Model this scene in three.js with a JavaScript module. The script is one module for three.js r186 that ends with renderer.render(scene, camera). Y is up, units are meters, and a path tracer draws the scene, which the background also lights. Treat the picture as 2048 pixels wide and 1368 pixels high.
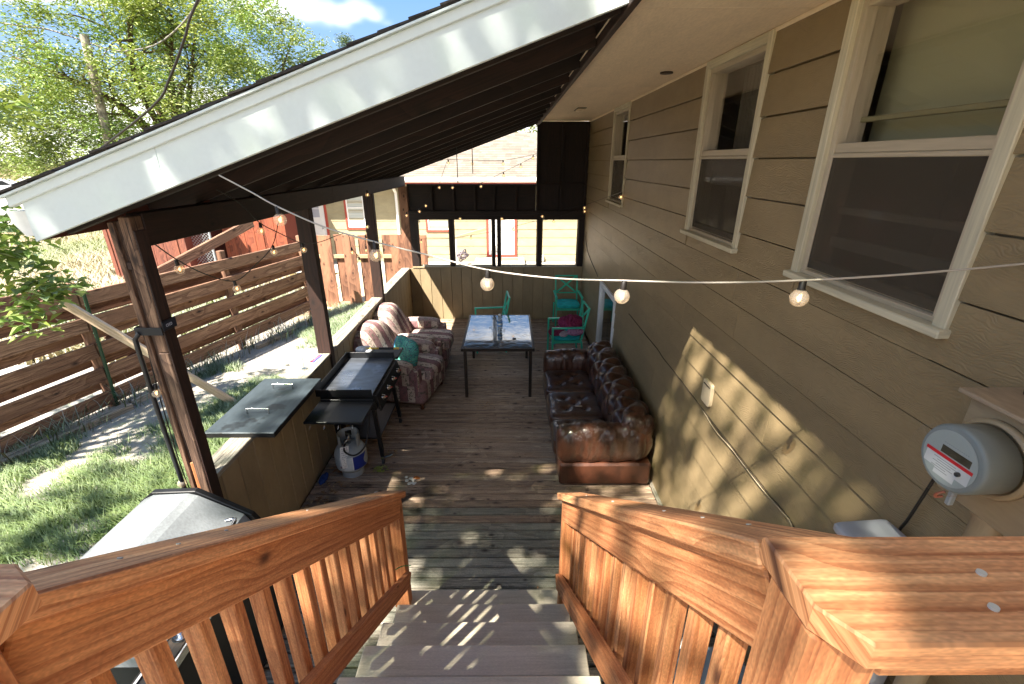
import * as THREE from 'three';
import { mergeGeometries, mergeVertices } from 'three/addons/utils/BufferGeometryUtils.js';

// ---------- camera, sky, sun, exposure ----------
const scene = new THREE.Scene();
const camera = new THREE.PerspectiveCamera(73.74, 1024 / 684, 0.05, 600);
camera.position.set(0, 2.95, 0);
camera.rotation.order = 'YXZ';
camera.rotation.set(THREE.MathUtils.degToRad(-21.6), THREE.MathUtils.degToRad(-0.3), 0);

const renderer = new THREE.WebGLRenderer({ antialias: true });
renderer.toneMapping = THREE.LinearToneMapping;
renderer.toneMappingExposure = 5.9;
renderer.shadowMap.enabled = true;

const sun = new THREE.DirectionalLight(new THREE.Color(1.0, 0.92, 0.8), 3.7);
sun.position.set(-0.9 * 12 - 1, 1.76 * 12, 1.0 * 12 - 4);
sun.target.position.set(-1, 0, -4);
sun.castShadow = true;
sun.shadow.mapSize.set(4096, 4096);
Object.assign(sun.shadow.camera, { left: -22, right: 22, top: 22, bottom: -22, near: 0.5, far: 90 });
scene.add(sun, sun.target);

// ---------- noise ----------
function rngOf(seed) { let a = seed >>> 0; return () => { a = (a + 0x6D2B79F5) | 0; let t = Math.imul(a ^ (a >>> 15), 1 | a); t = (t + Math.imul(t ^ (t >>> 7), 61 | t)) ^ t; return ((t ^ (t >>> 14)) >>> 0) / 4294967296; }; }
const rnd = rngOf(20240611);
const rr = (a, b) => a + (b - a) * rnd();
function hash2(x, y, s) { let h = Math.imul(x | 0, 374761393) + Math.imul(y | 0, 668265263) + Math.imul(s | 0, 1442695041); h = Math.imul(h ^ (h >>> 13), 1274126177); return ((h ^ (h >>> 16)) >>> 0) / 4294967296; }
function vnoise(x, y, px, py, s) {
  const xi = Math.floor(x), yi = Math.floor(y); let fx = x - xi, fy = y - yi;
  fx = fx * fx * (3 - 2 * fx); fy = fy * fy * (3 - 2 * fy);
  const m = (v, p) => ((v % p) + p) % p, x0 = m(xi, px), x1 = m(xi + 1, px), y0 = m(yi, py), y1 = m(yi + 1, py);
  const a = hash2(x0, y0, s), b = hash2(x1, y0, s), c = hash2(x0, y1, s), d = hash2(x1, y1, s);
  return a + (b - a) * fx + (c - a) * fy + (a - b - c + d) * fx * fy;
}
function fbm(u, v, px, py, oct, s) { let r = 0, w = 0.5, t = 0; for (let o = 0; o < oct; o++) { r += w * vnoise(u * px, v * py, px, py, s + o * 17); t += w; w *= 0.5; px *= 2; py *= 2; } return r / t; }
const clamp = (v, a = 0, b = 1) => Math.min(b, Math.max(a, v));
const sstep = (a, b, v) => { const t = clamp((v - a) / (b - a)); return t * t * (3 - 2 * t); };
const mixc = (a, b, t) => [a[0] + (b[0] - a[0]) * t, a[1] + (b[1] - a[1]) * t, a[2] + (b[2] - a[2]) * t];

// the sky: clear blue with fair-weather clouds
{
  const W = 1536, H = 768, data = new Float32Array(W * H * 4);
  const lumps = [[-0.33, 0.06, 0.14, 0.6], [-0.22, 0.16, 0.12, 0.35], [-1.02, 0.06, 0.13, 0.4], [-0.85, 0.0, 0.16, 0.5], [-0.62, -0.06, 0.18, 0.5], [-0.55, 0.16, 0.10, 0.3]];
  for (let j = 0; j < H; j++) {
    const el = ((j + 0.5) / H - 0.5) * Math.PI, y = Math.sin(el), c = Math.cos(el);
    for (let i = 0; i < W; i++) {
      const az = ((i + 0.5) / W - 0.5) * 2 * Math.PI, x = Math.cos(az) * c, z = Math.sin(az) * c, k = (j * W + i) * 4;
      if (y < -0.02) { data[k] = 0.12; data[k + 1] = 0.11; data[k + 2] = 0.09; data[k + 3] = 1; continue; }
      const h = Math.max(y, 0);
      let col = mixc([0.17, 0.21, 0.26], [0.026, 0.08, 0.18], Math.pow(clamp(h * 2.2 + 0.05), 0.55));
      col = mixc(col, [0.026, 0.075, 0.165], sstep(0.4, 1, h));
      const q = 1 / (h + 0.22), cx = x * q, cz = z * q;
      let n = fbm(cx * 0.09 + 3.3, cz * 0.09 + 1.7, 16, 16, 6, 77);
      const a2 = Math.atan2(x, -z);
      let boost = 0;
      for (const [la, le, lr, lb] of lumps) { const d = Math.hypot((a2 - la), (el - le) * 1.7) / lr; boost += lb * Math.exp(-d * d); }
      n += 0.25 * boost;
      const cov = sstep(0.485, 0.62, n);
      const lit = 0.5 + 0.08 * sstep(0.55, 0.8, n) - 0.12 * fbm(cx * 0.2 + 9, cz * 0.2, 16, 16, 4, 5);
      col = mixc(col, [lit * 1.03, lit * 1.0, lit * 0.96], cov * 0.95);
      data[k] = col[0]; data[k + 1] = col[1]; data[k + 2] = col[2]; data[k + 3] = 1;
    }
  }
  const t = new THREE.DataTexture(data, W, H, THREE.RGBAFormat, THREE.FloatType);
  t.mapping = THREE.EquirectangularReflectionMapping; t.magFilter = THREE.LinearFilter; t.minFilter = THREE.LinearFilter; t.wrapS = THREE.RepeatWrapping; t.needsUpdate = true;
  scene.background = t; scene.environment = t;
}

// ---------- textures ----------
function tex(w, h, fn, srgb = true) {
  const d = new Uint8Array(w * h * 4);
  for (let j = 0; j < h; j++) for (let i = 0; i < w; i++) { const c = fn(i / w, j / h, i, j), k = (j * w + i) * 4; d[k] = 255 * clamp(c[0]); d[k + 1] = 255 * clamp(c[1]); d[k + 2] = 255 * clamp(c[2]); d[k + 3] = 255; }
  const t = new THREE.DataTexture(d, w, h, THREE.RGBAFormat); t.wrapS = t.wrapT = THREE.RepeatWrapping; t.magFilter = THREE.LinearFilter; t.minFilter = THREE.LinearMipmapLinearFilter; t.generateMipmaps = true;
  if (srgb) t.colorSpace = THREE.SRGBColorSpace; t.needsUpdate = true; return t;
}
const hex = (s) => [parseInt(s.slice(1, 3), 16) / 255, parseInt(s.slice(3, 5), 16) / 255, parseInt(s.slice(5, 7), 16) / 255];
// wood: tile covers 2 m along u and 0.5 m along v
function woodTex(o) {
  const W = o.w || 1024, H = o.h || 256, light = hex(o.light), dark = hex(o.dark), third = hex(o.third || o.light), s = o.seed;
  const knots = []; const kr = rngOf(s * 7 + 1); for (let k = 0; k < (o.knots || 0); k++) knots.push([kr(), kr(), 0.006 + kr() * 0.012]);
  const height = new Float32Array(W * H);
  const map = tex(W, H, (u, v, i, j) => {
    let warp = fbm(u, v, o.wu || 3, o.wv || 2, 3, s) * (o.warp ?? 6), kd = 0;
    for (const [ku, kv, kR] of knots) { let du = (u - ku); du -= Math.round(du); let dv = (v - kv); dv -= Math.round(dv); const e = Math.hypot(du * 2 * 0.55, dv * 0.5); kd = Math.max(kd, Math.exp(-(e * e) / (kR * kR * 1.2))); warp += 1.6 * Math.exp(-(e * e) / (kR * kR * 14)); }
    const t = v * (o.rings || 10) + warp; let ring = t - Math.floor(t); ring = Math.pow(ring, o.sharp || 1.6);
    const fine = fbm(u, v, 24, 128, 3, s + 3), streak = fbm(u, v, 5, 60, 3, s + 5), blot = fbm(u, v, 4, 3, 4, s + 9), speck = vnoise(u * 340, v * 256, 340, 256, s + 11);
    let m = clamp(ring * (o.ringK ?? 0.55) + (fine - 0.5) * (o.fineK ?? 0.7) + (streak - 0.5) * (o.streakK ?? 0.7) + 0.2);
    let c = mixc(light, dark, m); c = mixc(c, third, sstep(0.45, 0.72, blot) * (o.thirdK ?? 0.5));
    c = mixc(c, [dark[0] * 0.45, dark[1] * 0.4, dark[2] * 0.4], kd * 0.85);
    const crack = sstep(0.80, 0.86, fbm(u, v, 6, 90, 2, s + 21)) * (o.crack || 0); c = mixc(c, [c[0] * 0.35, c[1] * 0.33, c[2] * 0.33], crack);
    const g = 1 + (speck - 0.5) * (o.grain ?? 0.12);
    height[j * W + i] = clamp(0.6 - m * 0.5 - crack * 0.5 + (fine - 0.5) * 0.3);
    return [c[0] * g, c[1] * g, c[2] * g];
  });
  const bump = tex(W, H, (u, v, i, j) => { const h = height[j * W + i]; return [h, h, h]; }, false);
  return { map, bump };
}
function woodMats(o, tints, rough = 0.75, bumpScale = 0.0012) {
  const { map, bump } = woodTex(o);
  return tints.map((t) => new THREE.MeshStandardMaterial({ map, bumpMap: bump, bumpScale, roughness: rough, color: new THREE.Color(t[0], t[1], t[2]) }));
}
const M = {};
M.cedar = woodMats({ light: '#d3a176', dark: '#9a623f', third: '#c58d5e', seed: 11, rings: 22, warp: 3.4, wu: 2, wv: 1, knots: 5, ringK: 0.5, fineK: 0.8, streakK: 1.0, sharp: 2.0, thirdK: 0.4, crack: 0.22, grain: 0.18, w: 1024, h: 512 }, [[1, 0.87, 0.76], [0.92, 0.77, 0.65], [1.06, 0.97, 0.89], [0.84, 0.67, 0.55]], 0.68, 0.0011);
M.deck = woodMats({ light: '#bfae9b', dark: '#76645a', third: '#a38f7e', seed: 23, rings: 6, warp: 5, knots: 12, crack: 0.9, fineK: 1.0, streakK: 1.1, ringK: 0.4, grain: 0.25, w: 1024, h: 512 }, [[1, 0.95, 0.88], [0.85, 0.78, 0.7], [0.93, 0.85, 0.76], [0.74, 0.66, 0.58]], 0.72, 0.0018);
M.deckGrey = woodMats({ light: '#a9a396', dark: '#625c52', third: '#8e8f83', seed: 29, rings: 6, warp: 5, knots: 10, crack: 0.9, fineK: 1.0, streakK: 1.1, ringK: 0.4, grain: 0.25, w: 1024, h: 512 }, [[1, 1, 0.98], [0.86, 0.87, 0.83], [0.94, 0.92, 0.88], [0.8, 0.78, 0.74]], 0.75, 0.0018);
M.dark = woodMats({ light: '#3a241b', dark: '#1c110c', third: '#2c1a13', seed: 31, rings: 5, fineK: 0.8, streakK: 0.8, knots: 4 }, [[1, 0.9, 0.85], [0.8, 0.72, 0.7], [0.5, 0.45, 0.45]], 0.7, 0.0012);
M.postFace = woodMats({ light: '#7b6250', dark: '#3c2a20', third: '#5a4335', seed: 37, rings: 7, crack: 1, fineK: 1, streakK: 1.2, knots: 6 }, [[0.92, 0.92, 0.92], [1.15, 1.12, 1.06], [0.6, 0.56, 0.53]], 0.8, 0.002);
M.fence = woodMats({ light: '#a38671', dark: '#5f4537', third: '#826553', seed: 41, rings: 5, crack: 0.8, fineK: 1.0, streakK: 1.2, knots: 6, thirdK: 0.8, grain: 0.2 }, [[1, 0.9, 0.82], [0.85, 0.74, 0.66], [1.08, 1.0, 0.92], [0.72, 0.62, 0.56]], 0.85, 0.002);
M.drift = woodMats({ light: '#b5aea4', dark: '#6d665d', seed: 43, rings: 8, crack: 1, fineK: 1.1, streakK: 1.2 }, [[1, 1, 1], [0.8, 0.77, 0.73]], 0.9, 0.003);
M.lumber = woodMats({ light: '#cdbca6', dark: '#a8947c', seed: 47, rings: 14, warp: 3, wu: 2, wv: 1, knots: 3, w: 512 }, [[1, 0.94, 0.9], [0.8, 0.66, 0.55]], 0.7, 0.0008);
M.gate = woodMats({ light: '#8d6650', dark: '#54382b', third: '#a0755c', seed: 53, rings: 5, knots: 12, crack: 0.4, fineK: 0.9, thirdK: 0.8 }, [[1, 0.97, 0.95], [0.84, 0.79, 0.76], [1.1, 1.04, 1.0]], 0.8, 0.0015);
M.tread = woodMats({ light: '#c6bcab', dark: '#aea392', third: '#ccc2b3', seed: 59, w: 512, rings: 3, warp: 2, ringK: 0.2, fineK: 0.8, streakK: 0.9, grain: 0.1 }, [[1, 1, 0.97], [0.94, 0.94, 0.91]], 0.6, 0.0006);
M.redShed = woodMats({ light: '#a8705c', dark: '#6e4538', third: '#ad7458', seed: 61, rings: 6, knots: 4, ringK: 0.7 }, [[0.62, 0.5, 0.47], [0.8, 0.5, 0.36]], 0.7, 0.001);

// painted lap siding with embossed cedar grain
function siding(seed, col, amp) {
  const W = 1024, H = 512, hgt = new Float32Array(W * H);
  const bump = tex(W, H, (u, v, i, j) => {
    const n = fbm(u, v, 9, 5, 4, seed), t = v * 40 + n * 12, f = Math.abs((t - Math.floor(t)) * 2 - 1), patch = sstep(0.35, 0.6, fbm(u, v, 3, 4, 3, seed + 4));
    const fine = fbm(u, v, 30, 160, 2, seed + 8);
    const h = clamp(sstep(0.25, 0.75, f) * (0.35 + 0.5 * patch) + fine * 0.25); hgt[j * W + i] = h; return [h, h, h];
  }, false);
  const c = hex(col), map = tex(W, H, (u, v, i, j) => { const b = fbm(u, v, 6, 4, 4, seed + 31), d = fbm(u, v, 40, 20, 3, seed + 41), k = 0.93 + 0.14 * b + 0.06 * (d - 0.5); return [c[0] * k, c[1] * k, c[2] * k * 0.99]; });
  return { map, bump, amp };
}
{
  const s = siding(67, '#9d8c70', 0);
  M.siding = [1, 0.975, 1.02].map((k) => new THREE.MeshPhysicalMaterial({ map: s.map, bumpMap: s.bump, bumpScale: 0.0012, roughness: 0.45, color: new THREE.Color(k * 0.8, k * 0.765, k * 0.69), specularIntensity: 0.8 }));
  const t = siding(71, '#9a8a6e', 0);
  M.panel = [1, 0.92, 1.07].map((k) => new THREE.MeshStandardMaterial({ map: t.map, bumpMap: t.bump, bumpScale: 0.001, roughness: 0.6, color: new THREE.Color(k, k * 0.985, k * 0.97) }));
  const n = siding(73, '#cdc2a0', 0);
  M.nbr = [1, 0.97].map((k) => new THREE.MeshStandardMaterial({ map: n.map, roughness: 0.7, color: new THREE.Color(k * 0.56, k * 0.56, k * 0.55) }));
}
function plain(col, rough = 0.6, extra = {}) { return new THREE.MeshStandardMaterial({ color: new THREE.Color(col), roughness: rough, ...extra }); }
function speckle(col, seed, amt, rough, extra = {}, px = 60, py = 60) {
  const c = hex(col), map = tex(256, 256, (u, v) => { const a = fbm(u, v, px, py, 3, seed), b = fbm(u, v, 4, 4, 4, seed + 5), k = 1 + (a - 0.5) * amt + (b - 0.5) * amt; return [c[0] * k, c[1] * k, c[2] * k]; });
  return new THREE.MeshStandardMaterial({ map, roughness: rough, ...extra });
}
M.white = speckle('#d3dddd', 3, 0.025, 0.45);
M.trimOld = speckle('#c9c1a8', 5, 0.2, 0.6, {}, 12, 90);
M.trimWhite = speckle('#e8e8e6', 6, 0.05, 0.4);
M.sash = speckle('#b9ac96', 7, 0.12, 0.45, {}, 20, 60);
M.soffit = speckle('#e6d2b6', 9, 0.1, 0.85, {}, 70, 70);
M.blackMetal = speckle('#1d1e20', 13, 0.25, 0.42, { metalness: 0.3 });
M.bronze = speckle('#3a322d', 15, 0.15, 0.4, { metalness: 0.5 });
M.chrome = plain('#c8c8c8', 0.2, { metalness: 1 });
M.grayPlastic = plain('#9aa0a3', 0.5);
M.teal = speckle('#45cba9', 17, 0.12, 0.4);
M.tealCushion = speckle('#27bdc0', 19, 0.25, 0.85, {}, 120, 120);
M.redTrim = plain('#a44436', 0.6);
M.concrete = speckle('#b9b4aa', 21, 0.2, 0.85);
M.screw = plain('#b8b3ab', 0.5);
M.wireDark = plain('#1b1613', 0.5);
M.wireGrey = plain('#b0a79c', 0.35);
M.glassPane = new THREE.MeshPhysicalMaterial({ color: 0xffffff, roughness: 0.03, transmission: 1, thickness: 0, ior: 1.5 });
M.screen = new THREE.MeshStandardMaterial({ color: new THREE.Color(0.075, 0.06, 0.042), roughness: 0.9, transparent: true, opacity: 0.55 });

// ---------- builders ----------
const taken = new Map();
function numbered(n) { const k = taken.get(n) || 0; taken.set(n, k + 1); return k ? n + '_' + String(k).padStart(3, '0') : n; }
function mesh(name, geo, mat, parent) {
  const m = new THREE.Mesh(geo, mat); m.name = parent ? name : numbered(name); m.castShadow = true; m.receiveShadow = true; (parent || scene).add(m); return m;
}
function thing(name, label, category, group, pos = [0, 0, 0], turn = 0) {
  const o = new THREE.Group(); o.name = numbered(name); o.position.set(...pos); o.rotation.y = turn; o.userData = { label, category }; if (group) o.userData.group = group; scene.add(o); return o;
}
function tag(o, label, category, group) { o.userData = { label, category }; if (group) o.userData.group = group; return o; }
function struct(o) { o.userData = { ...o.userData, kind: 'structure' }; return o; }
function stuff(o, label, category) { o.userData = { kind: 'stuff', label, category }; return o; }
function flat(geo, at, turn = [0, 0, 0], scale) { const m = new THREE.Matrix4().compose(new THREE.Vector3(...at), new THREE.Quaternion().setFromEuler(new THREE.Euler(...turn)), new THREE.Vector3(...(scale || [1, 1, 1]))); return geo.applyMatrix4(m); }
const merge = (list) => mergeGeometries(list.map((g) => { const n = g.index ? g.toNonIndexed() : g; for (const k of Object.keys(n.attributes)) if (!['position', 'normal', 'uv'].includes(k)) n.deleteAttribute(k); return n; }));

// a box with chamfered edges; uv in tiles of su x sv metres with u along its longest side, shifted at random
function cbox(w, h, d, b = 0.003, su = 2, sv = 0.5, axis = -1, shift = true) {
  const H = [w / 2, h / 2, d / 2]; b = Math.min(b, H[0] * 0.45, H[1] * 0.45, H[2] * 0.45);
  const P = [], N = [], U = []; const L = axis >= 0 ? axis : H.indexOf(Math.max(...H)), ou = shift ? rnd() * 7 : 0, ov = shift ? rnd() * 7 : 0;
  const put = (pts) => {
    const a = pts[0], e1 = [0, 1, 2].map((i) => pts[1][i] - a[i]), e2 = [0, 1, 2].map((i) => pts[2][i] - a[i]);
    let n = [e1[1] * e2[2] - e1[2] * e2[1], e1[2] * e2[0] - e1[0] * e2[2], e1[0] * e2[1] - e1[1] * e2[0]];
    const l = Math.hypot(...n) || 1; n = n.map((v) => v / l);
    if (n[0] * a[0] + n[1] * a[1] + n[2] * a[2] < 0) { pts = [...pts].reverse(); n = n.map((v) => -v); }
    let k = 0; for (let i = 1; i < 3; i++) if (Math.abs(n[i]) > Math.abs(n[k])) k = i;
    const ids = pts.length === 4 ? [0, 1, 2, 0, 2, 3] : [0, 1, 2];
    for (const i of ids) {
      const p = pts[i]; P.push(...p); N.push(...n); let u, v;
      if (k === L) { const o = [0, 1, 2].filter((q) => q !== L); u = p[o[0]] * 4; v = p[o[1]]; } else { u = p[L]; v = p[3 - k - L] + k * 0.13; }
      U.push(u / su + ou, v / sv + ov);
    }
  };
  for (let k = 0; k < 3; k++) for (const s of [-1, 1]) { const [i, j] = [(k + 1) % 3, (k + 2) % 3], q = []; for (const [a, c] of [[-1, -1], [1, -1], [1, 1], [-1, 1]]) { const p = [0, 0, 0]; p[k] = s * H[k]; p[i] = a * (H[i] - b); p[j] = c * (H[j] - b); q.push(p); } put(q); }
  if (b > 0) {
    for (let k = 0; k < 3; k++) { const [i, j] = [(k + 1) % 3, (k + 2) % 3]; for (const a of [-1, 1]) for (const c of [-1, 1]) { const q = []; for (const [t, f] of [[-1, 0], [1, 0], [1, 1], [-1, 1]]) { const p = [0, 0, 0]; p[k] = t * (H[k] - b); p[i] = a * (f ? H[i] - b : H[i]); p[j] = c * (f ? H[j] : H[j] - b); q.push(p); } put(q); } }
    for (const a of [-1, 1]) for (const c of [-1, 1]) for (const e of [-1, 1]) put([[a * H[0], c * (H[1] - b), e * (H[2] - b)], [a * (H[0] - b), c * H[1], e * (H[2] - b)], [a * (H[0] - b), c * (H[1] - b), e * H[2]]]);
  }
  const g = new THREE.BufferGeometry(); g.setAttribute('position', new THREE.Float32BufferAttribute(P, 3)); g.setAttribute('normal', new THREE.Float32BufferAttribute(N, 3)); g.setAttribute('uv', new THREE.Float32BufferAttribute(U, 2)); return g;
}
const boxAt = (x0, x1, y0, y1, z0, z1, b = 0.003, su = 2, sv = 0.5, axis = -1) => cbox(x1 - x0, y1 - y0, z1 - z0, b, su, sv, axis).translate((x0 + x1) / 2, (y0 + y1) / 2, (z0 + z1) / 2);
// a board from p to q; w across (level), h up
function beam(p, q, w, h, b = 0.003, su = 2, sv = 0.5, roll = 0) {
  const a = new THREE.Vector3(...p), c = new THREE.Vector3(...q), dir = c.clone().sub(a), len = dir.length(); dir.normalize();
  let up = new THREE.Vector3(0, 1, 0); if (Math.abs(dir.y) > 0.98) up.set(0, 0, 1);
  const side = new THREE.Vector3().crossVectors(up, dir).normalize(); up = new THREE.Vector3().crossVectors(dir, side).normalize();
  const m = new THREE.Matrix4().makeBasis(side, up, dir); if (roll) m.multiply(new THREE.Matrix4().makeRotationZ(roll));
  m.setPosition(a.add(c).multiplyScalar(0.5)); return cbox(w, h, len, b, su, sv, 2).applyMatrix4(m);
}
function tube(pts, r, seg = 0, rad = 6) { const c = new THREE.CatmullRomCurve3(pts.map((p) => new THREE.Vector3(...p)), false, 'catmullrom', 0.5); return new THREE.TubeGeometry(c, seg || pts.length * 6, r, rad, false); }
const lathe = (pts, seg = 24) => new THREE.LatheGeometry(pts.map((p) => new THREE.Vector2(...p)), seg);
function cyl(r, len, at, axis = 'y', seg = 20, r2) { const g = new THREE.CylinderGeometry(r2 ?? r, r, len, seg); if (axis === 'x') g.rotateZ(Math.PI / 2); if (axis === 'z') g.rotateX(Math.PI / 2); return g.translate(...at); }
function grid(nu, nv, fn, su = 1, sv = 1) {
  const P = [], U = [], I = [];
  for (let j = 0; j <= nv; j++) for (let i = 0; i <= nu; i++) { P.push(...fn(i / nu, j / nv)); U.push(i / nu * su, j / nv * sv); }
  for (let j = 0; j < nv; j++) for (let i = 0; i < nu; i++) { const a = j * (nu + 1) + i, b = a + 1, c = a + nu + 1, d = c + 1; I.push(a, b, d, a, d, c); }
  const g = new THREE.BufferGeometry(); g.setAttribute('position', new THREE.Float32BufferAttribute(P, 3)); g.setAttribute('uv', new THREE.Float32BufferAttribute(U, 2)); g.setIndex(I); g.computeVertexNormals(); return g;
}
// a soft block (cushion): superellipsoid-like, with a shaping function
function soft(w, h, d, n, e = 4, shape, su = 1) {
  const g0 = new THREE.BoxGeometry(2, 2, 2, n, Math.max(4, Math.round(n * 0.6)), n), p = g0.attributes.position, U = [];
  for (let i = 0; i < p.count; i++) {
    let x = p.getX(i), y = p.getY(i), z = p.getZ(i); const mx = Math.max(Math.abs(x), Math.abs(y), Math.abs(z)), l = Math.pow(Math.pow(Math.abs(x), e) + Math.pow(Math.abs(y), e) + Math.pow(Math.abs(z), e), 1 / e) || 1, k = mx / l;
    let q = [x * k * w / 2, y * k * h / 2, z * k * d / 2]; if (shape) q = shape(q[0], q[1], q[2], x, y, z); p.setXYZ(i, ...q);
    const ax = Math.abs(x), ay = Math.abs(y), az = Math.abs(z); if (ay >= ax && ay >= az) U.push(q[0] / su, q[2] / su); else if (ax >= az) U.push(q[1] / su, q[2] / su); else U.push(q[0] / su, q[1] / su);
  }
  g0.setAttribute('uv', new THREE.Float32BufferAttribute(U, 2));
  const g = g0; g.deleteAttribute('normal'); const uv = g.attributes.uv.clone(); g.deleteAttribute('uv'); const w2 = mergeVertices(g, 1e-5); w2.computeVertexNormals();
  // back to per-face uv with the welded normals
  const key = (x, y, z) => Math.round(x * 2e4) + ',' + Math.round(y * 2e4) + ',' + Math.round(z * 2e4), nm = new Map(), wp = w2.attributes.position, wn = w2.attributes.normal;
  for (let i = 0; i < wp.count; i++) nm.set(key(wp.getX(i), wp.getY(i), wp.getZ(i)), [wn.getX(i), wn.getY(i), wn.getZ(i)]);
  const N = []; for (let i = 0; i < p.count; i++) N.push(...(nm.get(key(p.getX(i), p.getY(i), p.getZ(i))) || [0, 1, 0]));
  g.setAttribute('normal', new THREE.Float32BufferAttribute(N, 3)); g.setAttribute('uv', uv); return g;
}
function extrude(pts, depth, bevel = 0.003, holes = []) {
  const s = new THREE.Shape(pts.map((p) => new THREE.Vector2(...p))); for (const h of holes) s.holes.push(new THREE.Path(h.map((p) => new THREE.Vector2(...p))));
  return new THREE.ExtrudeGeometry(s, { depth, bevelEnabled: bevel > 0, bevelSize: bevel, bevelThickness: bevel, bevelSegments: 1, curveSegments: 10 });
}
const pick = (a) => a[Math.floor(rnd() * a.length)];

// ---------- the setting ----------
const GY = -0.15;
const FD = new THREE.Vector3(0.3296, 0, -1).normalize(), FP = new THREE.Vector3(-5.4, 0, -5.45), FN = new THREE.Vector3(-FD.z, 0, FD.x); // fence line; FN points to the patio
// ground: dry field with a mown yard laid on it
{
  const dry = tex(1024, 1024, (u, v) => {
    const a = fbm(u, v, 8, 8, 5, 101), b = fbm(u, v, 90, 90, 3, 103), g = fbm(u, v, 5, 5, 4, 107);
    let c = mixc(hex('#b9a472'), hex('#d6c79a'), b); c = mixc(c, hex('#8f9a4c'), sstep(0.52, 0.68, g) * 0.8); c = mixc(c, hex('#8a7452'), sstep(0.62, 0.75, a) * 0.7); return c;
  });
  const g = new THREE.PlaneGeometry(700, 700, 1, 1).rotateX(-Math.PI / 2); const uv = g.attributes.uv; for (let i = 0; i < uv.count; i++) uv.setXY(i, uv.getX(i) * 70, uv.getY(i) * 70);
  struct(mesh('ground', g.translate(0, GY - 0.02, 0), new THREE.MeshStandardMaterial({ map: dry, roughness: 1, color: new THREE.Color(0.27, 0.245, 0.17) })));
}
const greenAt = (x, z) => 0.5 + 1.25 * (fbm(x / 16 + 0.3, z / 16 + 0.7, 14, 14, 4, 211) - 0.5) + 0.1 * sstep(-3.4, -2.5, x) * sstep(-3, -4, z) - 0.07 * sstep(-3.0, -3.8, x) * sstep(-3.2, -2.0, z);
{
  const X0 = -7, X1 = -1.9, Z0 = -11, Z1 = 3;
  const yard = tex(1024, 1024, (u, v) => {
    const x = X0 + u * (X1 - X0), z = Z1 + v * (Z0 - Z1), gr = greenAt(x, z), f = fbm(u, v, 160, 300, 3, 113), p = fbm(u, v, 500, 500, 1, 117), twig = sstep(0.7, 0.8, fbm(u, v, 180, 420, 2, 119));
    let c = mixc(hex('#6f5844'), hex('#a58a66'), f); c = mixc(c, hex('#c9ae80'), sstep(0.62, 0.8, p) * 0.7); c = mixc(c, hex('#4b3a2c'), twig * 0.6);
    c = mixc(c, hex('#5d6d36'), sstep(0.42, 0.56, gr) * 0.6); return c;
  });
  const g = new THREE.PlaneGeometry(X1 - X0, Z1 - Z0, 60, 120).rotateX(-Math.PI / 2).translate((X0 + X1) / 2, 0, (Z0 + Z1) / 2), p = g.attributes.position;
  for (let i = 0; i < p.count; i++) p.setY(i, GY + 0.03 * (fbm((p.getX(i) + 9) / 8, (p.getZ(i) + 12) / 8, 6, 6, 3, 121) - 0.5));
  g.computeVertexNormals(); struct(mesh('yard', g, new THREE.MeshStandardMaterial({ map: yard, roughness: 1, color: new THREE.Color(0.24, 0.2, 0.145) })));
}
// street and verge far beyond the field
struct(mesh('street', new THREE.PlaneGeometry(8, 160).rotateX(-Math.PI / 2).rotateY(0.75).translate(-50, GY + 0.02, -52), speckle('#a9a49c', 131, 0.15, 0.9)));
struct(mesh('gravel_drive', new THREE.PlaneGeometry(7, 90).rotateX(-Math.PI / 2).rotateY(0.75).translate(-33, GY + 0.015, -34), speckle('#c9bfae', 133, 0.25, 0.95)));
struct(mesh('verge', new THREE.PlaneGeometry(5, 120).rotateX(-Math.PI / 2).rotateY(0.75).translate(-42, GY + 0.01, -43), speckle('#8f9a50', 135, 0.3, 1)));

// blades of grass
function bladeGeo(n, hMin, hMax, spread, w, seed) {
  const r = rngOf(seed), P = [], N = [], C = [];
  for (let k = 0; k < n; k++) {
    const a = r() * 6.283, h = hMin + r() * (hMax - hMin), bx = (r() - 0.5) * spread, bz = (r() - 0.5) * spread, lean = (0.3 + r() * 0.9) * h, dx = Math.cos(a), dz = Math.sin(a), sx = -dz * w / 2, sz = dx * w / 2;
    const b0 = [bx - sx, 0, bz - sz], b1 = [bx + sx, 0, bz + sz], m0 = [bx + dx * lean * 0.35 - sx * 0.8, h * 0.6, bz + dz * lean * 0.35 - sz * 0.8], m1 = [bx + dx * lean * 0.35 + sx * 0.8, h * 0.6, bz + dz * lean * 0.35 + sz * 0.8], t = [bx + dx * lean, h * 0.95, bz + dz * lean];
    P.push(...b0, ...b1, ...m1, ...b0, ...m1, ...m0, ...m0, ...m1, ...t); const tone = 0.8 + r() * 0.4; for (let i = 0; i < 9; i++) { N.push(dx * 0.3, 0.9, dz * 0.3); C.push(tone, tone, tone); }
  }
  const g = new THREE.BufferGeometry(); g.setAttribute('position', new THREE.Float32BufferAttribute(P, 3)); g.setAttribute('normal', new THREE.Float32BufferAttribute(N, 3)); g.setAttribute('color', new THREE.Float32BufferAttribute(C, 3)); return g;
}
function scatter(name, label, geo, mat, list) {
  const im = new THREE.InstancedMesh(geo, mat, list.length), m = new THREE.Matrix4(), q = new THREE.Quaternion(), up = new THREE.Vector3(0, 1, 0), c = new THREE.Color();
  list.forEach(([x, y, z, s, col], i) => { q.setFromAxisAngle(up, (i * 2.399) % 6.283); m.compose(new THREE.Vector3(x, y, z), q, new THREE.Vector3(s, s, s)); im.setMatrixAt(i, m); im.setColorAt(i, c.setRGB(...col)); });
  im.name = numbered(name); im.castShadow = im.receiveShadow = true; scene.add(im); return stuff(im, label, 'grass');
}
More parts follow.
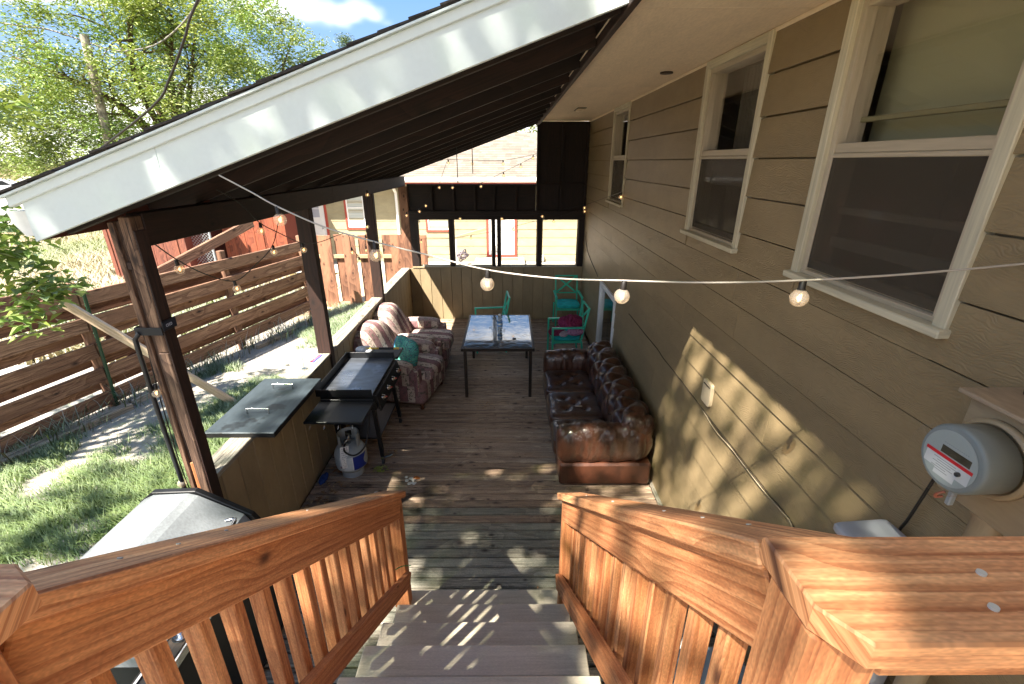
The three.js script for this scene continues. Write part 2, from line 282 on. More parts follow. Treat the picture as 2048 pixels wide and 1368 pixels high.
{
  const r = rngOf(307), green = [], straw = [], field = [], weeds = [];
  for (let k = 0; k < 60000; k++) {
    const x = -6.2 + r() * 4.15, z = -10 + r() * 11, gr = greenAt(x, z) + (r() - 0.5) * 0.12, d = (x - FP.x) * FN.x + (z - FP.z) * FN.z; if (d < -0.1 || x > -2.08) continue;
    if (gr > 0.6 && d > 0.15 * r()) { const t = r(); green.push([x, GY - 0.01, z, 0.7 + r() * 0.8, [0.10 + 0.11 * t, 0.2 + 0.09 * t, 0.035 + 0.025 * t]]); }
    else if (r() < 0.75) { const t = r(); straw.push([x, GY - 0.01, z, 0.5 + r() * 0.6, [0.2 + 0.13 * t, 0.145 + 0.1 * t, 0.065 + 0.05 * t]]); }
  }
  const bm = new THREE.MeshPhysicalMaterial({ vertexColors: true, roughness: 0.8, transmission: 0.3, thickness: 0, side: THREE.DoubleSide });
  scatter('lawn_grass', 'green tufts of lawn grass between half wall and plank fence', bladeGeo(9, 0.05, 0.13, 0.09, 0.0055, 1), bm, green);
  scatter('dry_grass', 'straw coloured dead grass in the bare patches of the yard', bladeGeo(9, 0.02, 0.07, 0.14, 0.0035, 2), bm, straw);
  for (let k = 0; k < 26000; k++) {
    const dist = 2 + 24 * Math.pow(r(), 1.6), ang = r(), x0 = -24 + 20 * ang, z = -5 - dist, d = (x0 - FP.x) * FN.x + (z - FP.z) * FN.z; if (d > -0.5 || x0 > -4.6 || (x0 > -11.5 && z < -12)) continue;
    const t = r(), g = fbm(x0 / 30 + 4, z / 30 + 4, 10, 10, 3, 61) > 0.55; field.push([x0, GY - 0.02, z, 1.4 + r() * 1.8, g ? [0.15 + 0.08 * t, 0.19 + 0.06 * t, 0.04] : [0.29 + 0.1 * t, 0.24 + 0.08 * t, 0.1 + 0.05 * t]]);
  }
  scatter('field_grass', 'tall dry yellow grass of the open field beyond the plank fence', bladeGeo(8, 0.07, 0.2, 0.2, 0.009, 3), bm, field);
  for (let k = 0; k < 110; k++) { const s = -1.5 + r() * 5.6, o = 0.05 + r() * 0.35; const p = FP.clone().addScaledVector(FD, s).addScaledVector(FN, o); const t = r(); weeds.push([p.x, GY, p.z, 1 + r() * 1.3, t < 0.5 ? [0.14, 0.22, 0.05] : [0.26, 0.2, 0.09]]); }
  scatter('fence_weeds', 'rough weeds along the foot of the plank fence', bladeGeo(8, 0.06, 0.2, 0.12, 0.006, 4), bm, weeds);
}

// ---------- deck ----------
{
  const deck = new THREE.Group(); deck.name = 'deck'; scene.add(deck); struct(deck);
  const pitch = 0.0947; let n = 0;
  for (let z = -8.735; z < 1.2; z += pitch, n++) {
    const grey = z > -3.05 - 0.9 * hash2(n, 3, 9) + 0.25, m = pick(grey ? M.deckGrey : M.deck);
    const g = cbox(3.29, 0.036, 0.082, 0.008, 2, 0.5, 0); const dip = (hash2(n, 1, 4) - 0.5) * 0.004; g.rotateX((hash2(n, 2, 4) - 0.5) * 0.02); g.translate(-0.275, -0.018 + dip, z + pitch / 2); mesh('plank', g, m, deck);
  }
  mesh('border_plank', boxAt(1.372, 1.418, -0.036, 0.003, -5, 1.1, 0.003), M.deckGrey[3], deck);
  const sa = tex(256, 256, (u, v) => { const e = Math.hypot((u - 0.5) * 2, (v - 0.5) * 2), n = fbm(u, v, 5, 9, 4, 139), k = sstep(0.46, 0.6, n) * sstep(1.0, 0.55, e); return [k, k, k]; }, false);
  const sg = (x, z, w, d) => new THREE.PlaneGeometry(w, d).rotateX(-Math.PI / 2).translate(x, 0.0055, z), sm = new THREE.MeshStandardMaterial({ color: new THREE.Color(0.035, 0.028, 0.022), roughness: 0.6, alphaMap: sa, transparent: true, opacity: 0.6 });
  mesh('grease_stain', sg(-1.15, -3.4, 1.4, 0.8), sm, deck);
  mesh('substructure', boxAt(-1.9, 1.42, -0.3, -0.06, -8.7, 1.15, 0.0), M.deck[1], deck);
}

// ---------- the house along the right ----------
{
  const h = thing('house', 'tan house wall of embossed lap siding with white framed windows under a beige soffit', 'house', null, [1.43, 0, -4]);
  const X = 0, lx = (x) => x - 1.43, lz = (z) => z + 4, P = 0.2118, zFar = -8.9, zNear = 1.4;
  const wins = [[-2.235, -1.37], [-3.715, -2.835], [-6.785, -5.9]];
  // courses of siding; each course is cut where a window stands
  for (let c = 0; c < 17; c++) {
    const y0 = c * P, y1 = y0 + P; let cuts = [];
    if (y1 > 2.45 && y0 < 3.6) cuts = wins.map(([a, b]) => [a + 0.03, b - 0.03]); if (y0 < 1.24 && y1 > 0.25) cuts.push([-6.86, -5.83]);
    const part = (ya, yb, a, b) => { const g = cbox(0.016, yb - ya, b - a, 0.0012, 1.4, 0.42, 2); g.rotateZ(-0.06); g.translate(-0.008, (ya + yb) / 2, lz((a + b) / 2)); mesh('siding_board', g, pick(M.siding), h); };
    for (const [a, b] of cuts) { const lo = b > -5.85 && b < -5.8 ? 0.22 : 2.44, hi = lo < 1 ? 1.245 : 3.6; if (y0 < lo - 0.01 && y1 > lo) part(y0 - 0.001, lo, a, b); if (y1 > hi + 0.01 && y0 < hi) part(hi, y1, a, b); }
    cuts.sort((a, b) => a[0] - b[0]); const spans = []; let a = zFar; for (const [p, q] of cuts) { spans.push([a, p]); a = q; } spans.push([a, zNear]);
    for (const [p, q] of spans) {
      const js = [p]; const off = 0.7 + hash2(c, 5, 8) * 3; for (let z = zFar + off; z < q - 0.4; z += 3.66) if (z > p + 0.4) js.push(z); js.push(q);
      for (let k = 0; k < js.length - 1; k++) {
        const len = js[k + 1] - js[k] - 0.003, g = cbox(0.02, P - 0.008, len, 0.0012, 1.4, 0.42, 2); g.rotateZ(-0.05); g.translate(-0.01, (y0 + y1) / 2, lz((js[k] + js[k + 1]) / 2)); mesh('siding_board', g, pick(M.siding), h);
      }
    }
  }
  // structure behind the boards, built round the window openings
  const core = []; const rects = [...wins.map(([a, b]) => [a, b, 2.46, 3.58]), [-6.86, -5.83, 0.22, 1.24]];
  const zs = [...new Set([zFar, zNear, ...rects.flatMap((r) => [r[0], r[1]])])].sort((a, b) => a - b);
  for (let i = 0; i < zs.length - 1; i++) { const zm = (zs[i] + zs[i + 1]) / 2; let y = -0.3; for (const r of rects.filter((r) => zm > r[0] && zm < r[1]).sort((a, b) => a[2] - b[2])) { core.push(boxAt(0.012, 0.12, y, r[2], lz(zs[i]), lz(zs[i + 1]), 0)); y = r[3]; } core.push(boxAt(0.012, 0.12, y, 3.75, lz(zs[i]), lz(zs[i + 1]), 0)); }
  mesh('sheathing', merge(core), plain('#8a7a60', 0.9), h);
  // the room behind, so that the panes look into dimness
  const room = [boxAt(2.6, 2.7, -0.3, 3.75, -5, 5.5, 0), boxAt(0.12, 2.6, -0.3, -0.2, -5, 5.5, 0), boxAt(0.12, 2.6, 3.7, 3.78, -5, 5.5, 0), boxAt(0.12, 2.6, -0.2, 3.7, -5.0, -4.9, 0), boxAt(0.12, 2.6, -0.2, 3.7, 5.4, 5.5, 0), boxAt(0.12, 2.6, -0.2, 3.7, -0.42, -0.38, 0), boxAt(0.12, 2.6, 1.45, 1.55, -5, 5.5, 0)];
  mesh('interior', merge(room), plain('#8a8170', 0.9), h);
  // windows: casing, two sashes, sill, panes, blinds
  wins.forEach(([a, b], wi) => {
    const w = new THREE.Group(); w.name = 'window'; h.add(w); const y0 = 2.43, y1 = 3.6, t = 0.05, za = lz(a), zb = lz(b), mt = M.trimOld;
    mesh('casing', boxAt(-0.034, 0.02, y0, y1, za, za + t, 0.003), mt, w); mesh('casing', boxAt(-0.034, 0.02, y0, y1, zb - t, zb, 0.003), mt, w);
    mesh('casing', boxAt(-0.0335, 0.02, y1 - t, y1 + 0.002, za + t, zb - t, 0.003), mt, w); mesh('sill', flat(boxAt(-0.062, 0.045, -0.016, 0.014, za - 0.012, zb + 0.012, 0.004), [0, y0 + 0.004, 0]), mt, w);
    mesh('sill_liner', flat(boxAt(-0.015, 0.09, -0.01, 0.01, za + t, zb - t, 0.002), [0, y0 + 0.03, 0], [0, 0, 0.15]), M.sash, w);
    for (const [p, q] of [[za + t, za + t + 0.03], [zb - t - 0.03, zb - t]]) mesh('jamb', boxAt(-0.012, 0.1, y0 + 0.03, y1 - t, p, q, 0.002), M.sash, w);
    mesh('head', boxAt(-0.012, 0.1, y1 - t - 0.03, y1 - t, za + t + 0.03, zb - t - 0.03, 0.002), M.sash, w);
    const i0 = za + t + 0.03, i1 = zb - t - 0.03, ym = 3.005;
    mesh('meeting_rail', boxAt(-0.005, 0.05, ym - 0.022, ym + 0.018, i0, i1, 0.003), M.sash, w); mesh('screen_rail', boxAt(-0.012, 0.02, ym - 0.04, ym - 0.0225, i0, i1, 0.003), M.sash, w);
    mesh('bottom_rail', boxAt(0.0, 0.04, y0 + 0.045, y0 + 0.085, i0, i1, 0.003), M.sash, w);
    mesh('pane', boxAt(0.03, 0.033, ym + 0.018, y1 - t - 0.03, i0, i1, 0), M.glassPane, w); mesh('pane', boxAt(0.012, 0.015, y0 + 0.085, ym - 0.04, i0, i1, 0), M.glassPane, w);
    if (wi === 0) mesh('inner_sash', boxAt(0.07, 0.1, ym + 0.10, ym + 0.12, i0, i1, 0.003), plain('#8c8462', 0.8), w); if (wi === 0) mesh('inner_sash', boxAt(0.07, 0.1, y0 + 0.15, y0 + 0.2, i0, i1, 0.003), M.trimOld, w); if (wi === 0) mesh('inner_sash', boxAt(0.07, 0.1, y0 + 0.30, y0 + 0.33, i0, i1, 0.003), M.trimOld, w);
    mesh('insect_screen', boxAt(-0.006, -0.0055, y0 + 0.05, ym - 0.04, i0, i1, 0), M.screen, w);
    if (wi === 1) mesh('plastic_film', grid(24, 10, (u, v) => [0.07 + 0.03 * fbm(u, v, 7, 5, 3, 145), ym - 0.21 + v * 0.17, i0 + u * (i1 - i0)]), plain('#a8a49c', 0.25, { side: THREE.DoubleSide }), w);
    if (wi === 0) mesh('blind', boxAt(0.2, 0.204, 2.98, 3.6, i0 - 0.1, i1 + 0.1, 0), plain('#a9a684', 0.9), w);
    else mesh('curtain', grid(60, 2, (u, v) => [0.24 + 0.02 * Math.sin(u * 40), 2.45 + v * (wi === 1 ? 1.1 : 1.1), i0 - 0.05 + u * (i1 - i0) * (wi === 1 ? 0.45 : 1.1)]), plain(wi === 1 ? '#6d675c' : '#41494a', 0.9, { side: THREE.DoubleSide }), w);
  });
  { // low basement window with a white vinyl frame
    const w = new THREE.Group(); w.name = 'window'; h.add(w); const za = lz(-6.88), zb = lz(-5.81), y0 = 0.2, y1 = 1.26;
    for (const [p, q, s, t2] of [[za, za + 0.07, y0, y1], [zb - 0.07, zb, y0, y1]]) mesh('frame', boxAt(-0.04, 0.03, s, t2, p, q, 0.004), M.trimWhite, w);
    mesh('frame', boxAt(-0.0395, 0.03, y1 - 0.07, y1, za + 0.07, zb - 0.07, 0.004), M.trimWhite, w); mesh('frame', boxAt(-0.0395, 0.03, y0, y0 + 0.07, za + 0.07, zb - 0.07, 0.004), M.trimWhite, w);
    for (const [p, q] of [[za + 0.07, za + 0.1], [zb - 0.1, zb - 0.07]]) mesh('sash', boxAt(-0.02, 0.03, y0 + 0.07, y1 - 0.07, p, q, 0.003), M.trimWhite, w);
    mesh('sash', boxAt(-0.0195, 0.03, y1 - 0.1, y1 - 0.07, za + 0.1, zb - 0.1, 0.003), M.trimWhite, w); mesh('sash', boxAt(-0.0195, 0.03, y0 + 0.07, y0 + 0.1, za + 0.1, zb - 0.1, 0.003), M.trimWhite, w);
    mesh('pane', boxAt(0.0, 0.004, y0 + 0.1, y1 - 0.1, za + 0.1, zb - 0.1, 0), M.glassPane, w);
  }
  // eave: soffit sheets, edge boards, vents
  const sy = 3.61, xo = 0.53;
  for (const [p, q] of [[-8.9, -4.96], [-4.955, -2.52], [-2.515, 0.2], [0.205, 1.4]]) mesh('soffit_panel', boxAt(lx(xo), 0.012, sy, sy + 0.012, lz(p), lz(q), 0.001), M.soffit, h);
  mesh('soffit_trim', boxAt(-0.024, -0.001, sy - 0.022, sy - 0.001, lz(-8.9), lz(zNear), 0.004), M.soffit, h);
  mesh('eave_board', boxAt(lx(xo) - 0.035, lx(xo) - 0.001, sy - 0.065, sy + 0.2, lz(-8.9), lz(zNear), 0.003), M.dark[0], h);
  mesh('drip_strip', boxAt(lx(xo) - 0.04, lx(xo) + 0.012, sy - 0.012, sy - 0.0045, lz(-8.9), lz(zNear), 0.001), M.soffit, h);
  const ventM = plain('#6f6353', 0.7); const v = mesh('soffit_vent', boxAt(lx(0.9), lx(1.02), sy - 0.006, sy - 0.0005, lz(-7.1), lz(-6.7), 0.001), ventM, h);
  for (let k = 0; k < 7; k++) mesh('slat', flat(boxAt(lx(0.91), lx(1.01), -0.004, 0.001, -0.018, 0.018, 0), [0, sy - 0.009, lz(-7.06 + k * 0.055)], [0.5, 0, 0]), M.soffit, v);
  mesh('soffit_light', cyl(0.05, 0.01, [lx(1.25), sy - 0.006, lz(-4.15)], 'y', 24), plain('#3a2c22', 0.6), h);
  // roof above (out of sight, shades the wall)
  mesh('roof', flat(boxAt(-0.2, 7, 0, 0.12, -5.1, 5.6, 0), [lx(0.5) + 0.2, sy + 0.22, 0], [0, 0, 0.34]), plain('#4a4440', 0.9), h);
  // fittings on the wall
  const o = mesh('outlet_cover', flat(new THREE.ExtrudeGeometry(roundRect(0.13, 0.165, 0.02), { depth: 0.018, bevelEnabled: true, bevelSize: 0.004, bevelThickness: 0.004, bevelSegments: 2, curveSegments: 6 }), [-0.022, 1.43, lz(-2.86)], [0, -Math.PI / 2, 0]), speckle('#d5c3a4', 141, 0.06, 0.4), h);
  mesh('hinge_slot', boxAt(-0.049, -0.043, 1.486, 1.49, lz(-2.91), lz(-2.81), 0), plain('#3b3128', 0.7), o);
}
function roundRect(w, h, r) { const s = new THREE.Shape(), x = -w / 2, y = -h / 2; s.moveTo(x + r, y); s.lineTo(x + w - r, y); s.quadraticCurveTo(x + w, y, x + w, y + r); s.lineTo(x + w, y + h - r); s.quadraticCurveTo(x + w, y + h, x + w - r, y + h); s.lineTo(x + r, y + h); s.quadraticCurveTo(x, y + h, x, y + h - r); s.lineTo(x, y + r); s.quadraticCurveTo(x, y, x + r, y); return s; }

// ---------- patio cover: posts, beam, rafters, roof ----------
const RS = 0.347, roofY = (x) => 3.39 + RS * x, RC = Math.cos(Math.atan(RS));
{
  const c = thing('patio_cover', 'lean-to patio roof on rough brown posts with white rake board and dark rafters', 'patio cover', null, [-2, GY, -5.4]);
  const G = (g) => g.translate(2, -GY, 5.4), put = (n, g, m, p) => mesh(n, G(g), m, p || c);
  // first post: three boards nailed together, the middle one set back
  const post = (x0, x1, z0, z1, y0, y1) => [x0, x1, y0, y1, z0, z1];
  { const p = new THREE.Group(); p.name = 'post'; c.add(p);
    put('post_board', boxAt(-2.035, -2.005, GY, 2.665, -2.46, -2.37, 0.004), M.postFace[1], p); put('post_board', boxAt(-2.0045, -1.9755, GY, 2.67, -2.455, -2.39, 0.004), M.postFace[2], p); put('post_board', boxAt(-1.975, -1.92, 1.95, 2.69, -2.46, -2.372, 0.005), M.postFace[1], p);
    put('post_board', boxAt(-1.975, -1.918, GY, 1.948, -2.462, -2.368, 0.005), M.postFace[0], p); put('filler_block', boxAt(-2.004, -1.976, 2.42, 2.46, -2.4, -2.376, 0.003), M.dark[0], p); put('filler_block', boxAt(-2.004, -1.976, 0.9, 1.2, -2.4, -2.381, 0.003), M.cedar[3], p);
    put('post_board', boxAt(-1.9185, -1.909, GY, 2.62, -2.458, -2.374, 0.003), M.dark[0], p); }
  for (const z of [-4.6, -6.765]) put('post', boxAt(-2.055, -1.915, GY, 2.53, z, z + 0.09, 0.004), M.dark[0]);
  put('post', boxAt(-2.03, -1.87, GY, 2.53, -8.84, -8.745, 0.004), M.gate[0]);
  put('beam', boxAt(-2.0, -1.915, 2.53, 2.70, -5.2, -2.4605, 0.004), M.dark[1]); put('beam', boxAt(-2.0, -1.916, 2.531, 2.70, -8.86, -5.202, 0.004), M.dark[1]);
  for (let k = 0; k < 11; k++) { const z = -2.42 - k * 0.63; put('rafter', beam([-2.3, roofY(-2.3) + 0.074, z], [0.49, roofY(0.49) + 0.074, z], 0.038, 0.14, 0.003), M.dark[k % 2 ? 1 : 2]); }
  for (let k = 0; k < 12; k++) { const xa = -2.34 + k * 0.236, xb = xa + 0.232, y = (x) => roofY(x) + 0.153; put('roof_board', beam([(xa + xb) / 2, y((xa + xb) / 2) + 0.009, -8.9], [(xa + xb) / 2, y((xa + xb) / 2) + 0.009, -2.29], 0.233, 0.016, 0.002, 2, 0.5, Math.atan(RS)), M.dark[2]); }
  // rake board in two lengths with a smaller moulding above
  const rake = (x0, x1, lo, hi, z0, z1, b) => { const s = [[x0, roofY(x0) + lo], [x1, roofY(x1) + lo], [x1, roofY(x1) + hi], [x0, roofY(x0) + hi]]; return extrude(s, z1 - z0 - 2 * b, b).translate(0, 0, z0 + b); };
  put('rake_board', rake(-2.318, -1.622, 0, 0.182, -2.295, -2.27, 0.002), M.white); put('rake_board', rake(-1.617, 0.5, 0, 0.182, -2.2945, -2.2695, 0.002), M.white);
  put('rake_moulding', rake(-2.37, -1.55, 0.184, 0.222, -2.297, -2.255, 0.004), M.white); put('rake_moulding', rake(-1.5495, 0.5, 0.184, 0.222, -2.297, -2.255, 0.004), M.white); put('drip_edge', rake(-2.39, 0.5, 0.2265, 0.235, -2.3, -2.235, 0.0008), M.white);
  // roofing laid in courses
  const shM = [speckle('#3d3836', 151, 0.5, 0.95, {}, 90, 90), speckle('#332f2d', 152, 0.5, 0.95, {}, 90, 90)];
  for (let k = 0; k < 22; k++) { const xa = -2.42 + k * 0.134, off = rr(-0.012, 0.012); put('shingle_course', beam([xa + 0.1, roofY(xa + 0.1) + 0.247, -8.95], [xa + 0.1, roofY(xa + 0.1) + 0.247, -2.235 + off], 0.22, 0.009, 0.001, 0.6, 0.6, Math.atan(RS) - 0.045), shM[k % 2]); }
  put('eave_board', boxAt(-2.335, -2.305, 2.588, 2.745, -8.9, -2.2955, 0.003), new THREE.MeshStandardMaterial({ color: new THREE.Color(0.12, 0.035, 0.022), roughness: 0.7 }));
  // gutter: trough with an end cap
  const gt = put('gutter', extrude([[-2.34, 2.72], [-2.34, 2.61], [-2.43, 2.60], [-2.47, 2.66], [-2.485, 2.72], [-2.478, 2.72], [-2.465, 2.662], [-2.427, 2.607], [-2.347, 2.617], [-2.347, 2.72]], 6.5, 0.0005).translate(0, 0, -8.85), M.white);
  put('end_cap', extrude([[-2.34, 2.722], [-2.34, 2.609], [-2.43, 2.599], [-2.471, 2.66], [-2.486, 2.722]], 0.006, 0.001).translate(0, 0, -2.349), M.trimWhite, gt);
  put('rod', cyl(0.006, 0.62, [-0.78, 2.96, -7.3]), M.wireDark); put('rod', cyl(0.006, 0.5, [-0.55, 3.03, -7.3]), M.wireDark);
}
// cross wires tying things to the roof are left to the strings of bulbs below

// ---------- left half wall ----------
{
  const w = thing('half_wall', 'waist high olive panelled half wall with grey wooden cap along the patio edge', 'wall', null, [-2, 0, -5.6]);
  const G = (g) => g.translate(2, 0, 5.6);
  for (const [a, b] of [[-4.508, -2.464], [-6.672, -4.604], [-8.73, -6.769]]) mesh('cap', G(boxAt(-2.085, -1.925, 1.0, 1.04, a, b, 0.004)), M.deckGrey[0], w);
  for (let z = -8.72, k = 0; z < -2.5; z += 0.2, k++) { const z1 = Math.min(z + 0.193, -2.464); mesh('panel_board', G(boxAt(-1.953, -1.935, -0.02, 0.999, z, z1, 0.004, 1.4, 0.42, 1)), pick(M.panel), w); mesh('panel_board', G(boxAt(-2.063, -2.047, GY - 0.05, 0.999, z, z1, 0.004, 1.4, 0.42, 1)), pick(M.panel), w); }
  mesh('core', G(boxAt(-2.046, -1.954, GY - 0.1, 0.995, -8.72, -2.464, 0)), plain('#8a7458', 0.9), w);
}
// ---------- back wall with four openings ----------
{
  const w = thing('screen_wall', 'back patio wall of olive panels below four open window bays and black upper panels', 'wall', null, [0, 0, -8.79]);
  const G = (g) => g.translate(0, 0, 8.79), zf = -8.74;
  for (let x = -1.93, k = 0; x < 1.42; x += 0.1995, k++) mesh('panel_board', G(boxAt(x, Math.min(x + 0.193, 1.425), -0.02, 1.03, zf - 0.016, zf, 0.004, 1.4, 0.42, 1)), pick(M.panel), w);
  mesh('core', G(boxAt(-1.93, 1.425, -0.1, 1.03, zf - 0.1, zf - 0.017, 0)), plain('#8a7458', 0.9), w);
  mesh('sill', G(boxAt(-1.868, 1.41, 1.031, 1.062, zf - 0.11, zf + 0.012, 0.004)), M.panel[2], w);
  const dk = M.dark[2];
  for (const [a, b] of [[-1.866, -1.735], [-1.135, -1.06], [-0.325, -0.268], [-0.238, -0.18], [0.53, 0.607], [1.3, 1.408]]) mesh('stud', G(boxAt(a, b, 1.0625, 1.938, zf - 0.09, zf - 0.002, 0.003)), dk, w);
  for (const [a, b] of [[-1.735, -1.135], [-1.06, -0.325], [-0.18, 0.53], [0.607, 1.3]]) { for (const [p, q] of [[a, a + 0.022], [b - 0.022, b]]) mesh('stop', G(boxAt(p + 0.0005, q - 0.0005, 1.0625, 1.938, zf - 0.085, zf - 0.06, 0.002)), M.panel[2], w); mesh('stop', G(boxAt(a + 0.024, b - 0.024, 1.0625, 1.085, zf - 0.085, zf - 0.06, 0.002)), M.trimOld, w); }
  mesh('header', G(boxAt(-1.866, 1.408, 1.939, 2.1, zf - 0.09, zf - 0.001, 0.004)), dk, w);
  mesh('upper_rail', G(boxAt(-1.866, 0.485, 2.53, 2.57, zf - 0.09, zf - 0.002, 0.003)), dk, w);
  mesh('upper_panel', G(boxAt(-1.866, 0.486, 2.101, 2.53, zf - 0.088, zf - 0.065, 0)), M.dark[2], w);
  for (const x of [-1.45, -1.05, -0.66, -0.3, 0.1]) mesh('stud', G(boxAt(x, x + 0.038, 2.101, 2.5295, zf - 0.064, zf - 0.004, 0.003)), dk, w);
  mesh('side_panel', G(boxAt(0.53, 1.425, 2.101, 3.6, zf - 0.088, zf - 0.06, 0)), M.dark[2], w);
  for (const x of [0.488, 0.93, 1.37]) mesh('stud', G(boxAt(x, x + 0.04, 2.101, 3.55, zf - 0.0595, zf - 0.004, 0.003)), dk, w);
  mesh('cross_rail', G(boxAt(0.53, 1.37, 2.55, 2.585, zf - 0.0594, zf - 0.008, 0.003)), dk, w);
}

// ---------- stairs down to the deck ----------
{
  const s = thing('stairs', 'short flight of grey composite steps leading down to the deck', 'stairs', null, [-0.17, 0, -1.4]);
  const G = (g) => g.translate(0.17, 0, 1.4);
  for (let k = 1; k <= 7; k++) {
    const y = 0.2 * k, z = -2.3 + 0.268 * (k - 1);
    mesh('tread', G(boxAt(-0.7 + rr(-0.004, 0.004), 0.362 + rr(-0.004, 0.004), y - 0.025, y, z, z + 0.142, 0.004)), M.tread[k % 2], s); mesh('tread', G(boxAt(-0.7, 0.362, y - 0.025, y - 0.001, z + 0.146, z + 0.288, 0.004)), M.tread[(k + 1) % 2], s);
    mesh('riser', G(boxAt(-0.68, 0.34, y - 0.2, y - 0.026, z + 0.03, z + 0.05, 0.002)), M.tread[1], s);
  }
  for (const x of [-0.62, -0.17, 0.27]) mesh('stringer', G(beam([x, -0.03, -2.2], [x, 1.35, -0.35], 0.038, 0.2, 0.003)), M.dark[1], s);
}
const landing = thing('landing', 'wooden landing at the head of the stairs', 'landing', null, [0, 0, 0.5]);
for (let k = 0; k < 10; k++) mesh('plank', boxAt(-1.2, 1.42, 1.56, 1.6, -0.95 + k * 0.145 + 0.5 - 0.02, -0.95 + k * 0.145 + 0.12 + 0.5, 0.004), M.tread[0], landing);
for (const [x, z] of [[-1.1, 0.2], [1.2, 0.2], [-1.1, 1.2], [1.2, 1.2]]) mesh('leg', boxAt(x, x + 0.09, -0.1, 1.56, z - 0.5, z - 0.41, 0.004), M.cedar[3], landing);
// railings: cap, upper rail, lower rail, balusters, posts
function stairRail(label, xi, sgn, zF, yF, slope, zN, xw) {
  const s = thing('stair_railing', label, 'railing', null, [xi, 0, -1.3]); const G = (g) => g.translate(-xi, 0, 1.3);
  const sk = (z) => xw * (z - zF), Y = (z) => yF + slope * (z - zF), a = Math.atan(slope), k = 1 / Math.cos(a), xo = xi + sgn * 0.14, xc = (xi + xo) / 2, put = (n, g, m, p) => mesh(n, G(g), m, p || s);
  const cap = put('cap', beam([xc, Y(zF) - 0.019 * k, zF], [xc + sk(zN), Y(zN) - 0.019 * k, zN], 0.14, 0.038, 0.004), M.cedar[2]);
  for (const z of [-1.75, -1.3, -0.9, -0.74, -0.62]) { const g = cyl(0.0045, 0.003, [0, 0, 0], 'y', 10); g.rotateX(-a).translate(xc + sk(z) + sgn * rr(-0.02, 0.03), Y(z) + 0.001, z); put('screw', g, M.screw, cap); }
  const xr = xi + sgn * 0.03; // inner face of rails
  put('upper_rail', beam([xr + sgn * 0.019, Y(zF + 0.04) - 0.102 * k - 0.0005, zF + 0.04], [xr + sgn * 0.019 + sk(zN), Y(zN + 0.018) - 0.102 * k - 0.0005, zN + 0.018], 0.038, 0.125, 0.004), M.cedar[1]);
  put('lower_rail', beam([xr - sgn * 0.006, Y(zF + 0.075) - 0.64 - 0.05, zF + 0.075], [xr - sgn * 0.006 + sk(zN), Y(zN - 0.02) - 0.64 - 0.05, zN - 0.02], 0.04, 0.089, 0.004), M.cedar[3]);
  put('post', boxAt(Math.min(xr + sgn * 0.002, xr + sgn * 0.1), Math.max(xr + sgn * 0.002, xr + sgn * 0.1), 0.2015, Y(zF + 0.04) - 0.04, zF - 0.01, zF + 0.065, 0.005), M.cedar[3]);
  for (let z = zF + 0.17, n = 0; z < zN; z += 0.11, n++) { const x0 = xr + sgn * 0.0395 + sk(z), x1 = x0 + sgn * 0.044, y1 = Y(z) - 0.052, y0 = Y(z) - 0.80; put('baluster', boxAt(Math.min(x0, x1), Math.max(x0, x1), y0, y1, z - 0.019, z + 0.019, 0.004), pick(M.cedar)); }
  return s;
}
stairRail('cedar stair railing beside the closed barbecue grill', -0.63, -1, -2.228, 1.105, 0.736, -0.41, 0);
stairRail('cedar stair railing on the house wall side', 0.282, 1, -2.19, 1.12, 0.79, -0.4605, 0.0277);
{ // landing rail on the house side: cap with a clipped corner over a post
  const s = thing('landing_railing', 'level cedar landing rail with clipped corner end near the electric meter', 'railing', null, [0.8, 1.6, -0.38]); const G = (g) => g.translate(-0.8, -1.6, 0.38);
  const sh = extrude([[0.335, 0.4575], [1.42, 0.4575], [1.42, 0.317], [0.372, 0.317], [0.338, 0.36]], 0.032, 0.003).rotateX(-Math.PI / 2).translate(0, 2.459, 0);
  // uv along x
  { const p = sh.attributes.position, uv = sh.attributes.uv; for (let i = 0; i < p.count; i++) uv.setXY(i, p.getX(i) / 2 + 0.37, (p.getZ(i) + p.getY(i)) / 0.5 + 0.2); }
  const cap = mesh('cap', G(sh), M.cedar[2], s);
  for (const [x, z] of [[0.56, -0.40], [0.53, -0.355]]) mesh('screw', G(cyl(0.005, 0.003, [x, 2.4955, z], 'y', 12)), M.screw, cap);
  mesh('post', G(boxAt(0.338, 0.428, 1.6, 2.455, -0.44, -0.35, 0.005)), M.cedar[3], s);
  mesh('upper_rail', G(boxAt(0.448, 1.41, 2.36, 2.4535, -0.405, -0.367, 0.004)), M.cedar[0], s); mesh('lower_rail', G(boxAt(0.448, 1.41, 1.72, 1.81, -0.405, -0.367, 0.004)), M.cedar[0], s);
  for (let x = 0.58; x < 1.4; x += 0.125) mesh('baluster', G(boxAt(x, x + 0.07, 1.72, 2.35, -0.366, -0.33, 0.004)), pick(M.cedar), s);
}
{ const s = thing('landing_railing', 'level cedar landing rail end over the grill side stair railing', 'railing', null, [-0.9, 1.6, -0.36]); const G = (g) => g.translate(0.9, -1.6, 0.36);
  const sh = extrude([[-0.606, 0.42], [-1.35, 0.42], [-1.35, 0.28], [-0.58, 0.28], [-0.56, 0.33], [-0.56, 0.392]], 0.032, 0.003).rotateX(-Math.PI / 2).translate(0, 2.459, 0); { const p = sh.attributes.position, uv = sh.attributes.uv; for (let i = 0; i < p.count; i++) uv.setXY(i, p.getX(i) / 2, (p.getZ(i) + p.getY(i)) / 0.5); }
  mesh('cap', G(sh), M.cedar[2], s); mesh('post', G(boxAt(-0.72, -0.63, 1.6, 2.455, -0.39, -0.3, 0.005)), M.cedar[3], s); mesh('upper_rail', G(boxAt(-1.34, -0.722, 2.36, 2.4535, -0.37, -0.332, 0.004)), M.cedar[0], s); }

